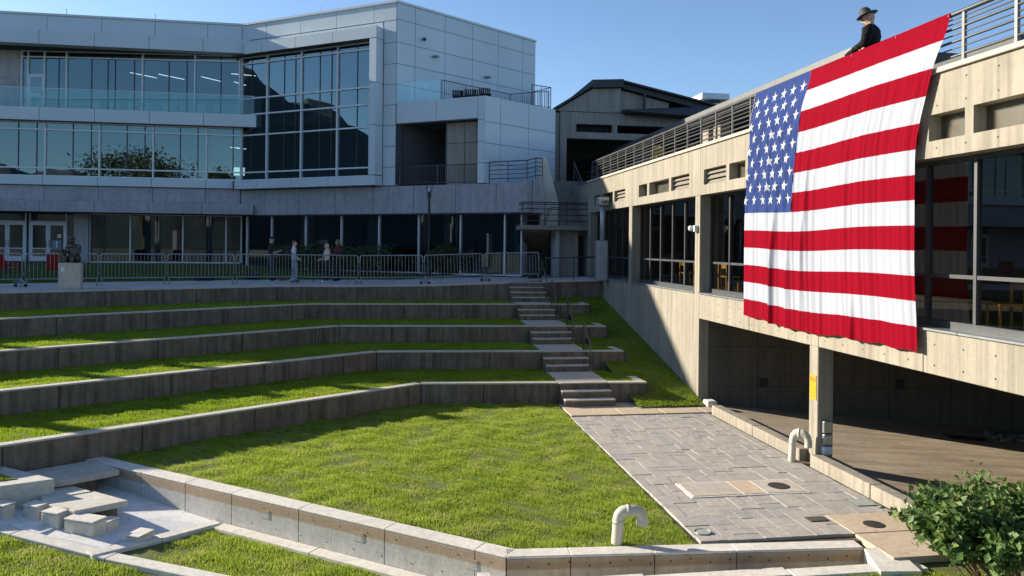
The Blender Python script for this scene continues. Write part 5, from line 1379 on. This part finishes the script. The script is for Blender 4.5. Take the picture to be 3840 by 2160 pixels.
# four people on the walkway
zw = lambda x: z0(x)
person('person in black shirt looking down at a phone behind the barriers', (-5.05, 33.6, -.14), R(-70), 1.86,
       ((Vector((.27, .08, 1.16)), Vector((.06, .34, 1.27))), (Vector((-.27, .08, 1.16)), Vector((-.04, .33, 1.25)))), 'cloth_black', 'cloth_grey', 'hair_dark', head=(0, R(28)), hairstyle='short', slim=1.12)
ph = thing('phone', 'small white phone held by the person in the black shirt', 'phone', (-4.78, 33.70, 1.16))
MB().box(-.04, .04, -.006, .006, -.02, .11).build('phone_body', 'white_paint', ph); ph.children[0].rotation_euler = (R(-40), 0, 0)
MB().box(-.035, .035, -.0075, -.0065, -.01, .10).build('phone_screen', 'black', ph); ph.children[1].rotation_euler = (R(-40), 0, 0)
pw, *_ = person('person in white t-shirt and pale jeans with a dark backpack', (-3.95, 32.3, -.14), R(-88), 1.70,
       ((Vector((.25, .0, 1.14)), Vector((.17, .18, .98))), (Vector((-.25, .0, 1.14)), Vector((-.17, .18, .98)))), 'cloth_white', 'jeans', 'hair_red', 'skin_pale', head=(R(-8), R(4)), legs=((.1, -.03), (-.1, .08)))
bp = thing('backpack', 'dark backpack worn by the person in the white t-shirt', 'backpack', (-4.12, 32.3, 1.0))
m = MB(); m.blob((-4.17, 32.3, 1.0), (.12, .17, .24)); m.blob((-4.13, 32.3, .93), (.17, .16, .16)); o = put(remeshed(m, .016, 3), 'pack', 'bag_black', None); o.parent = bp; o.matrix_parent_inverse = Matrix.Translation(-Vector(bp.location))
for s in (.1, -.1): MB().tube([(-4.1, 32.3 + s, 1.2), (-3.98, 32.3 + s, 1.3), (-3.82, 32.3 + s, 1.18), (-3.84, 32.3 + s, .95), (-4.05, 32.3 + s, .85)], .018, 6).build('strap', 'bag_black', bp)
person('person with blonde hair in cream top and black trousers facing left', (-2.62, 32.25, -.14), R(75), 1.60,
       ((Vector((.22, .02, 1.0)), Vector((.1, .26, .95))), (Vector((-.22, .02, 1.0)), Vector((-.1, .28, .93)))), 'cloth_cream', 'cloth_black', 'hair_blonde', 'skin_pale', head=(R(5), R(2)), hairstyle='long', slim=.95, shoes='white_paint')
person('person with reddish hair in maroon jacket behind the camera tripod', (-2.25, 33.4, -.14), R(80), 1.78,
       ((Vector((.25, .08, 1.16)), Vector((.12, .38, 1.32))), (Vector((-.25, .08, 1.16)), Vector((-.06, .36, 1.15)))), 'cloth_maroon', 'cloth_black', 'hair_red', 'skin_pale', 'long', head=(0, R(10)), hairstyle='long')
tp = thing('camera_tripod', 'black video camera on a tripod beside the person in maroon', 'camera', (-2.85, 33.5, -.14))
for a in (R(90), R(210), R(330)):
    MB().tube([(-2.85, 33.5, 1.2), (-2.85 + .5 * math.cos(a), 33.5 + .5 * math.sin(a), -.14)], .02, 6).build('leg', 'lamp_black', tp)
MB().tube([(-2.85, 33.5, .7), (-2.85, 33.5, 1.42)], .025, 8).build('column', 'lamp_black', tp)
bx(-3.05, -2.68, 33.42, 33.58, 1.42, 1.62).build('camera_body', 'lamp_black', tp, bevel=.02)
MB().tube([(-3.05, 33.5, 1.52), (-3.25, 33.5, 1.52)], [.06, .07], 12).build('lens', 'black', tp)
MB().tube([(-2.75, 33.5, 1.62), (-2.8, 33.5, 1.74), (-2.95, 33.5, 1.74), (-3.0, 33.5, 1.62)], .015, 6).build('carry_handle', 'lamp_black', tp)
MB().tube([(-2.7, 33.5, 1.45), (-2.35, 33.55, 1.25)], .012, 6).build('pan_handle', 'lamp_black', tp)
def bag(label, loc, r, mat, rot=0):
    t = thing('bag', label, 'bag', loc); m = MB()
    m.blob((0, 0, r[2]), r); m.blob((r[0] * .5, 0, r[2] * .8), (r[0] * .55, r[1] * .9, r[2] * .8)); m.blob((-r[0] * .6, .02, r[2] * .7), (r[0] * .5, r[1], r[2] * .7))
    put(remeshed(m, .02, 3), 'bag_body', mat, t); MB_ = MB().tube([(-r[0] * .6, 0, r[2] * 1.6), (0, -.03, r[2] * 2.35), (r[0] * .6, 0, r[2] * 1.6)], .014, 6)
    o = put(MB_.mesh('strap', 'bag_red'), 'strap', 'bag_red' if mat == 'bag_black' else 'bag_black', t); t.rotation_euler = (0, 0, rot); return t
bag('black duffel bag with red strap lying on the walkway near the lawn', (-7.7, 33.4, -.14), (.42, .2, .12), 'bag_black', .1)
bag('black equipment bag beside the person in the black shirt', (-5.9, 34.3, -.12), (.34, .2, .14), 'bag_black', -.2)
bag('small dark pouch at the feet of the person in the black shirt', (-4.6, 33.9, -.14), (.16, .1, .06), 'hair_red', .3)

# ================================================================== STREET FURNITURE
def barrier():
    t = thing('crowd_barrier', 'x', 'barrier', (0, 0, 0), 'steel crowd barriers along the walkway')
    L = 2.26; r = .09
    pts = [(.0, 0, .25)] + [(.0, 0, 1.15 - r)] + [(r - r * math.cos(a), 0, 1.15 - r + r * math.sin(a)) for a in (R(30), R(60), R(90))]
    pts += [(L - r + r * math.sin(a), 0, 1.15 - r + r * math.cos(a)) for a in (0, R(30), R(60), R(90))] + [(L, 0, .25)]
    MB().tube(pts, .021, 8).build('frame', 'galvanised', t, smooth=True)
    MB().tube([(0, 0, .26), (L, 0, .26)], .018, 8).build('bottom_rail', 'galvanised', t)
    m = MB()
    for j in range(1, 18): m.tube([(L * j / 18, 0, .26), (L * j / 18, 0, 1.14)], .0085, 6)
    tag(m.build('bars', 'galvanised', t), kind='stuff')
    for x in (.03, L - .03):
        MB().tube([(x, 0, .3), (x, 0, .14), (x, -.06, .1), (x, -.28, .02)], .018, 6).tube([(x, 0, .14), (x, .06, .1), (x, .28, .02)], .018, 6).build('foot', 'galvanised', t)
    for z in (.45, .9): MB().lathe([(.03, -.02), (.03, .02)], (L + .03, 0, z), 8).build('hook', 'galvanised', t)
    return t
J = [(-15.0, 28.0), (-12.64, 28.85), (-10.5, 29.75), (-8.42, 30.6), (-6.05, 31.25), (-3.9, 31.6), (-1.25, 31.0), (1.33, 30.85), (3.85, 31.45), (6.12, 30.9)]
jl = ['cut by the left picture edge', 'behind the stone pedestal', 'second right of the stone pedestal', 'behind the duffel bag', 'in front of the person in the black shirt', 'in front of the blonde person', 'right of the video camera', 'tilted up the ramp below the lamp post', 'next to the terrace steps']
b0 = barrier()
for i in range(9):
    a, b = Vector(J[i]), Vector(J[i + 1]); t = b0 if i == 0 else copy_tree(b0); d = (b - a)
    za, zb = z0(a.x), z0(b.x)
    t.location = (a.x + d.x * .015, a.y + d.y * .015, za); t.rotation_euler = (0, -math.atan2(zb - za, d.length), math.atan2(d.y, d.x)); t.scale = (d.length * .97 / 2.28, 1, 1)
    t['label'] = 'steel crowd barrier ' + jl[i]
for x, y in ((-12.9, 28.5), (-12.3, 28.5), (1.2, 30.6), (1.5, 30.55), (3.7, 31.2), (4.0, 31.2)):
    pass
def casters(label, x, y):
    t = thing('caster_foot', label, 'wheel', (x, y, z0(x)), 'wheeled barrier feet'); z = z0(x)
    for s in (-.16, .16):
        m = MB().tube([(x + s, y - .05, z + .06), (x + s, y + .0, z + .06)], .055, 12); m.build('wheel', 'black', t)
        MB().tube([(x + s, y - .02, z + .06), (x + s * .4, y, z + .2), (x, y, z + .3)], .018, 6).build('fork', 'galvanised', t)
    MB().tube([(x - .25, y, z + .2), (x + .25, y, z + .2)], .018, 6).build('crossbar', 'galvanised', t)
casters('black caster wheels under the barrier joint left of the pedestal', -12.6, 28.55)
casters('black caster wheels under the barrier joint below the lamp post', 1.35, 30.6)
casters('black caster wheels under the barrier joint near the terrace steps', 3.86, 31.2)
# pedestal and seated bronze figure
pz = -.15
pd = thing('pedestal', 'square pale stone pedestal under the bronze statue', 'pedestal', (-10.7, 27.75, pz))
f = Fr((-10.7, 27.75), (1, .25))
fb(f, -.33, .33, -.33, .33, pz, pz + .88).build('block', 'stone', pd, bevel=.012)
fb(f, -.26, -.14, .331, .345, pz + .58, pz + .74).build('plaque', 'unit_white', pd)
sa = thing('statue', 'bronze statue of a seated figure with a child on the stone pedestal', 'statue', (-10.7, 27.75, pz + .88))
m = MB(); c = Vector((-10.66, 27.75, pz + .88))
P = lambda x, y, z: c + Vector((x, y, z))
m.blob(P(.02, .0, .12), (.27, .24, .16)); m.blob(P(.05, .02, .36), (.2, .16, .26)); m.blob(P(.05, .0, .54), (.23, .13, .1))
m.blob(P(-.02, -.02, .74), (.09, .1, .12)); m.tube([P(.03, 0, .55), P(-.01, -.01, .68)], .06, 8)
m.tube([P(.22, 0, .54), P(.24, -.08, .32), P(.08, -.2, .24)], [.07, .06, .045], 8); m.tube([P(-.14, 0, .54), P(-.2, -.1, .34), P(-.12, -.22, .3)], [.07, .06, .045], 8)
m.tube([P(.12, 0, .1), P(.1, -.3, .16), P(.1, -.32, .02)], [.1, .08, .06], 8); m.tube([P(-.08, 0, .1), P(-.12, -.3, .16), P(-.12, -.32, .02)], [.1, .08, .06], 8)
me = remeshed(m, .02, 4); o = put(me, 'seated_figure', 'bronze', None); o.parent = sa; o.matrix_parent_inverse = Matrix.Translation(-Vector(sa.location))
MB().lathe([(.13, .0), (.13, .02), (.1, .05), (.08, .09), (.03, .1)], tuple(P(-.02, -.02, .79)), 14).build('hat', 'bronze', sa, smooth=True)
m = MB(); m.blob(P(-.27, -.1, .22), (.09, .09, .17)); m.blob(P(-.28, -.12, .42), (.06, .065, .07)); m.tube([P(-.26, -.1, .15), P(-.25, -.26, .12), P(-.25, -.27, .01)], [.06, .05, .04], 8)
m.tube([P(-.2, -.1, .32), P(-.12, -.2, .28)], [.04, .03], 8)
o = put(remeshed(m, .018, 3), 'child_figure', 'bronze', None); o.parent = sa; o.matrix_parent_inverse = Matrix.Translation(-Vector(sa.location))
bx(c.x - .33, c.x + .29, c.y - .32, c.y + .3, c.z + .001, c.z + .03).build('base_plate', 'bronze', sa)
# lamp posts
def lamp():
    t = thing('lamp_post', 'x', 'lamp post', (0, 0, 0), 'lamp posts on the plaza')
    MB().lathe([(.13, 0), (.13, .1), (.085, .35), (.07, .5), (.055, 2.0), (.05, 3.55), (.085, 3.7), (.1, 3.85), (.06, 3.9)], (0, 0, 0), 14).build('post', 'lamp_black', t, smooth=True)
    for a in range(4):
        q = a * math.pi / 2 + .5
        MB().tube([(.04 * math.cos(q), .04 * math.sin(q), 3.85), (.17 * math.cos(q), .17 * math.sin(q), 4.05), (.2 * math.cos(q), .2 * math.sin(q), 4.3)], .014, 6).build('arm', 'lamp_black', t)
    MB().lathe([(.05, 4.28), (.27, 4.29), (.28, 4.34), (.2, 4.4), (.04, 4.42)], (0, 0, 0), 20).build('hood', 'lamp_black', t, smooth=True)
    MB().lathe([(.03, 3.9), (.07, 3.96), (.07, 4.05), (.02, 4.08)], (0, 0, 0), 12).build('bulb_glass', 'unit_white', t)
    return t
l0 = lamp(); l0.location = (1.72, 35.4, 0.0); l0['label'] = 'black lamp post rising in front of the concrete podium'
for x, y, h_, lb_ in ((-13.75, 27.9, 3.4, 'nearest to the left picture edge'), (-18, 28.4, 3.9, 'second beyond the left picture edge'), (-18, 26, 3.0, 'third beyond the left picture edge'), (-17.5, 23.0, 2.4, 'farthest down the walkway on the left')):  # assumed pillars out of view, put in to cast shadow streaks on the terraces
    t = thing('pillar', 'unseen concrete pillar added to streak the terraces with shadow, ' + lb_, 'pillar', (x, y, -.2), 'unseen pillars added for their shadows left of the view')
    bx(x - .17, x + .17, y - .17, y + .17, -.3, h_).build('shaft', 'podium_concrete', t, bevel=.02); bx(x - .2, x + .2, y - .2, y + .2, h_, h_ + .06).build('cap', 'podium_concrete', t)
# red lounge chairs on the shaded lawn
def red_chair():
    t = thing('lounge_chair', 'x', 'chair', (0, 0, 0), 'red lounge chairs on the shaded lawn')
    MB().extr([(-.36, -.3, .32), (-.36, .25, .26), (-.36, .5, .95), (-.36, .56, .93), (-.36, .3, .2), (-.36, -.3, .26)], (.72, 0, 0)).build('shell', 'red_chair', t, bevel=.02)
    for x in (-.4, .36): MB().extr([(x, -.3, .5), (x, .38, .56), (x, .38, .5), (x, -.3, .44)], (.05, 0, 0)).build('armrest', 'red_chair', t)
    for x in (-.36, .33):
        for y in (-.26, .3): MB().box(x, x + .04, y, y + .04, 0, .45).build('leg', 'lamp_black', t)
    return t
r0 = red_chair()
for i, (x, y, a, lb_) in enumerate(((-16.2, 35.6, 2.6, 'red lounge chair at the left picture edge'), (-14.3, 35.6, 3.5, 'red lounge chair left of the stone pedestal'))):
    o = r0 if i == 0 else copy_tree(r0); o.location = (x, y, .0); o.rotation_euler = (0, 0, a); o['label'] = lb_
# vent pipes
def vent(label, x, y, rz, s, mat='pvc'):
    t = thing('vent_pipe', label, 'pipe', (x, y, LAWN), 'hooked vent pipes'); r = .095 * s
    pts = [(0, 0, 0), (.02, 0, .3 * s)] + [(.02 + .12 * s - .12 * s * math.cos(a), 0, .36 * s + .12 * s * math.sin(a)) for a in (R(0), R(30), R(60), R(90))]
    x2 = pts[-1][0] + .11 * s
    pts += [(x2, 0, .48 * s)] + [(x2 + .12 * s * math.sin(a), 0, .36 * s + .12 * s * math.cos(a)) for a in (R(30), R(60), R(90))] + [(x2 + .12 * s, 0, .27 * s)]
    m = MB().tube(pts, r * .88, 18, cap=False)
    o = put(m.mesh('pipe', mat), 'pipe', mat, t)
    for a, b in ((1, 2), (5, 6), (9, 10)):
        A_, B_ = Vector(pts[a]), Vector(pts[b]); d = (B_ - A_).normalized(); c_ = A_ if a != 9 else B_ - d * .06
        put(MB().tube([c_ - d * .005, c_ + d * .05 * s], r * .915, 18).mesh('collar', mat) if a != 9 else MB().tube([c_, c_ + d * .055], r * .915, 18, cap=False).mesh('collar', mat), 'collar', mat, t)
    put(MB().tube([(x2 + .12 * s, 0, .30 * s), (x2 + .12 * s, 0, .31 * s)], r * .8, 18).mesh('inner', 'black'), 'bore', 'black', t)
    t.rotation_euler = (0, 0, rz); return t
vent('cream hooked vent pipe at the near edge of the sunken lawn', 3.3, 10.72, R(-9), 1.0)
v2 = vent('cream hooked vent pipe standing beside the undercroft column', 8.12, 14.42, R(-40), 1.0); v2.scale = (.85, 1, 1.2)

# ================================================================== PLANTS
# rose bush in the lower right corner
rb = thing('rose_bush', 'leafy green bush with upright twigs in the lower right corner', 'bush', (7.6, 8.7, -3.0))
stems = MB(); LC = []
for i in range(70):
    bx_, by_ = random.uniform(7.05, 9.5), random.uniform(8.4, 9.4)
    tx, ty = bx_ + random.gauss(0, .28) + 0, by_ + random.gauss(0, .22); tz = -1.76 + random.uniform(-.28, .12)
    if tx < 6.5: tz -= .12
    mid = Vector((bx_ * .5 + tx * .5 + random.gauss(0, .06), by_ * .5 + ty * .5 + random.gauss(0, .06), -2.3))
    b0_ = Vector((bx_ * .55 + 8.3 * .45, by_ * .6 + 8.75 * .4, -3.0)); t0 = Vector((tx, ty, tz))
    stems.tube([b0_, mid, t0, t0 + Vector((random.gauss(0, .03), random.gauss(0, .03), random.uniform(.03, .16)))], [.014, .010, .006, .004], 5)
    for j in range(230):
        t = random.uniform(.28, 1.0) ** .8
        p = (mid.lerp(t0, (t - .5) * 2) if t > .5 else b0_.lerp(mid, t * 2)) + Vector((random.gauss(0, .10), random.gauss(0, .10), random.gauss(0, .055)))
        LC.append(p)
LC = np.array([tuple(p) for p in LC])
leaves('foliage', 'rose_leaf', LC, .066, rb, up=.7, aspect=1.6)
stems.build('stems', 'twig', rb)
# hedge and shrub in front of the ground-floor glass
def hedge(label, p0, p1, r, h, n, size, z):
    t = thing('hedge', label, 'hedge', (p0[0], p0[1], z)); a, b = np.array(p0), np.array(p1)
    q = rng.uniform(0, 1, n); c = a[None] + (b - a)[None] * q[:, None] + rng.normal(size=(n, 2)) * r * .5
    zz = z + h * rng.uniform(.05, 1, n) ** .7 * (1 + .12 * np.sin(q * 40) + .08 * np.sin(q * 91))
    leaves('foliage', 'hedge_leaf', np.stack([c[:, 0], c[:, 1], zz], 1), size, t, up=.4)
    m = MB()
    for k in range(18):
        e = a + (b - a) * (k + .5) / 18; m.tube([(e[0], e[1], z - .05), (e[0] + random.gauss(0, .1), e[1] + random.gauss(0, .1), z + h * .8)], [.03, .012], 5)
    m.build('stem', 'twig', t)
h0, h1 = B.p(3.6, 1.0, 0)[:2], B.p(10.2, 1.3, 0)[:2]
hedge('long dark hedge in front of the ground-floor glass', h0, h1, .5, 1.15, 9000, .06, .1)
shrub('round dark shrub right of the lamp post', (2.9, 36.2, 0.0), (1.2, .8, .78), 6000, .06, 'hedge_leaf', 'shrub', 'shrub')
# tree across the court, seen only in the window reflections
def tree(label, c, hgt, r, n):
    t = thing('tree', label, 'tree', c); base = Vector(c); m = MB()
    m.tube([base, base + Vector((.2, 0, hgt * .25)), base + Vector((0, .1, hgt * .5))], [.35, .26, .18], 10)
    cen = base + Vector((0, 0, hgt * .68)); C_ = []
    for k in range(26):
        d = Vector((random.gauss(0, 1), random.gauss(0, 1), random.gauss(.2, .7))).normalized()
        e = cen + Vector((d.x * r[0], d.y * r[1], d.z * r[2])) * random.uniform(.55, .95)
        m.tube([base + Vector((0, 0, hgt * random.uniform(.25, .45))), cen.lerp(e, .4), e], [.12, .07, .02], 6)
        C_.append(rng.normal(size=(n // 26, 3)) * np.array(r) * .2 + np.array(e))
    m.build('trunk', 'bark', t); leaves('crown', 'tree_leaf', np.concatenate(C_), .22, t)
tree('broad autumn tree across the court, mirrored in the office windows', (-33, -20, -3.5), 19.5, (6.2, 6, 4.2), 9000)
tree('smaller autumn tree across the court, mirrored in the office windows', (-24.5, -20, -3.5), 16.5, (3.6, 3.6, 3.2), 5000)
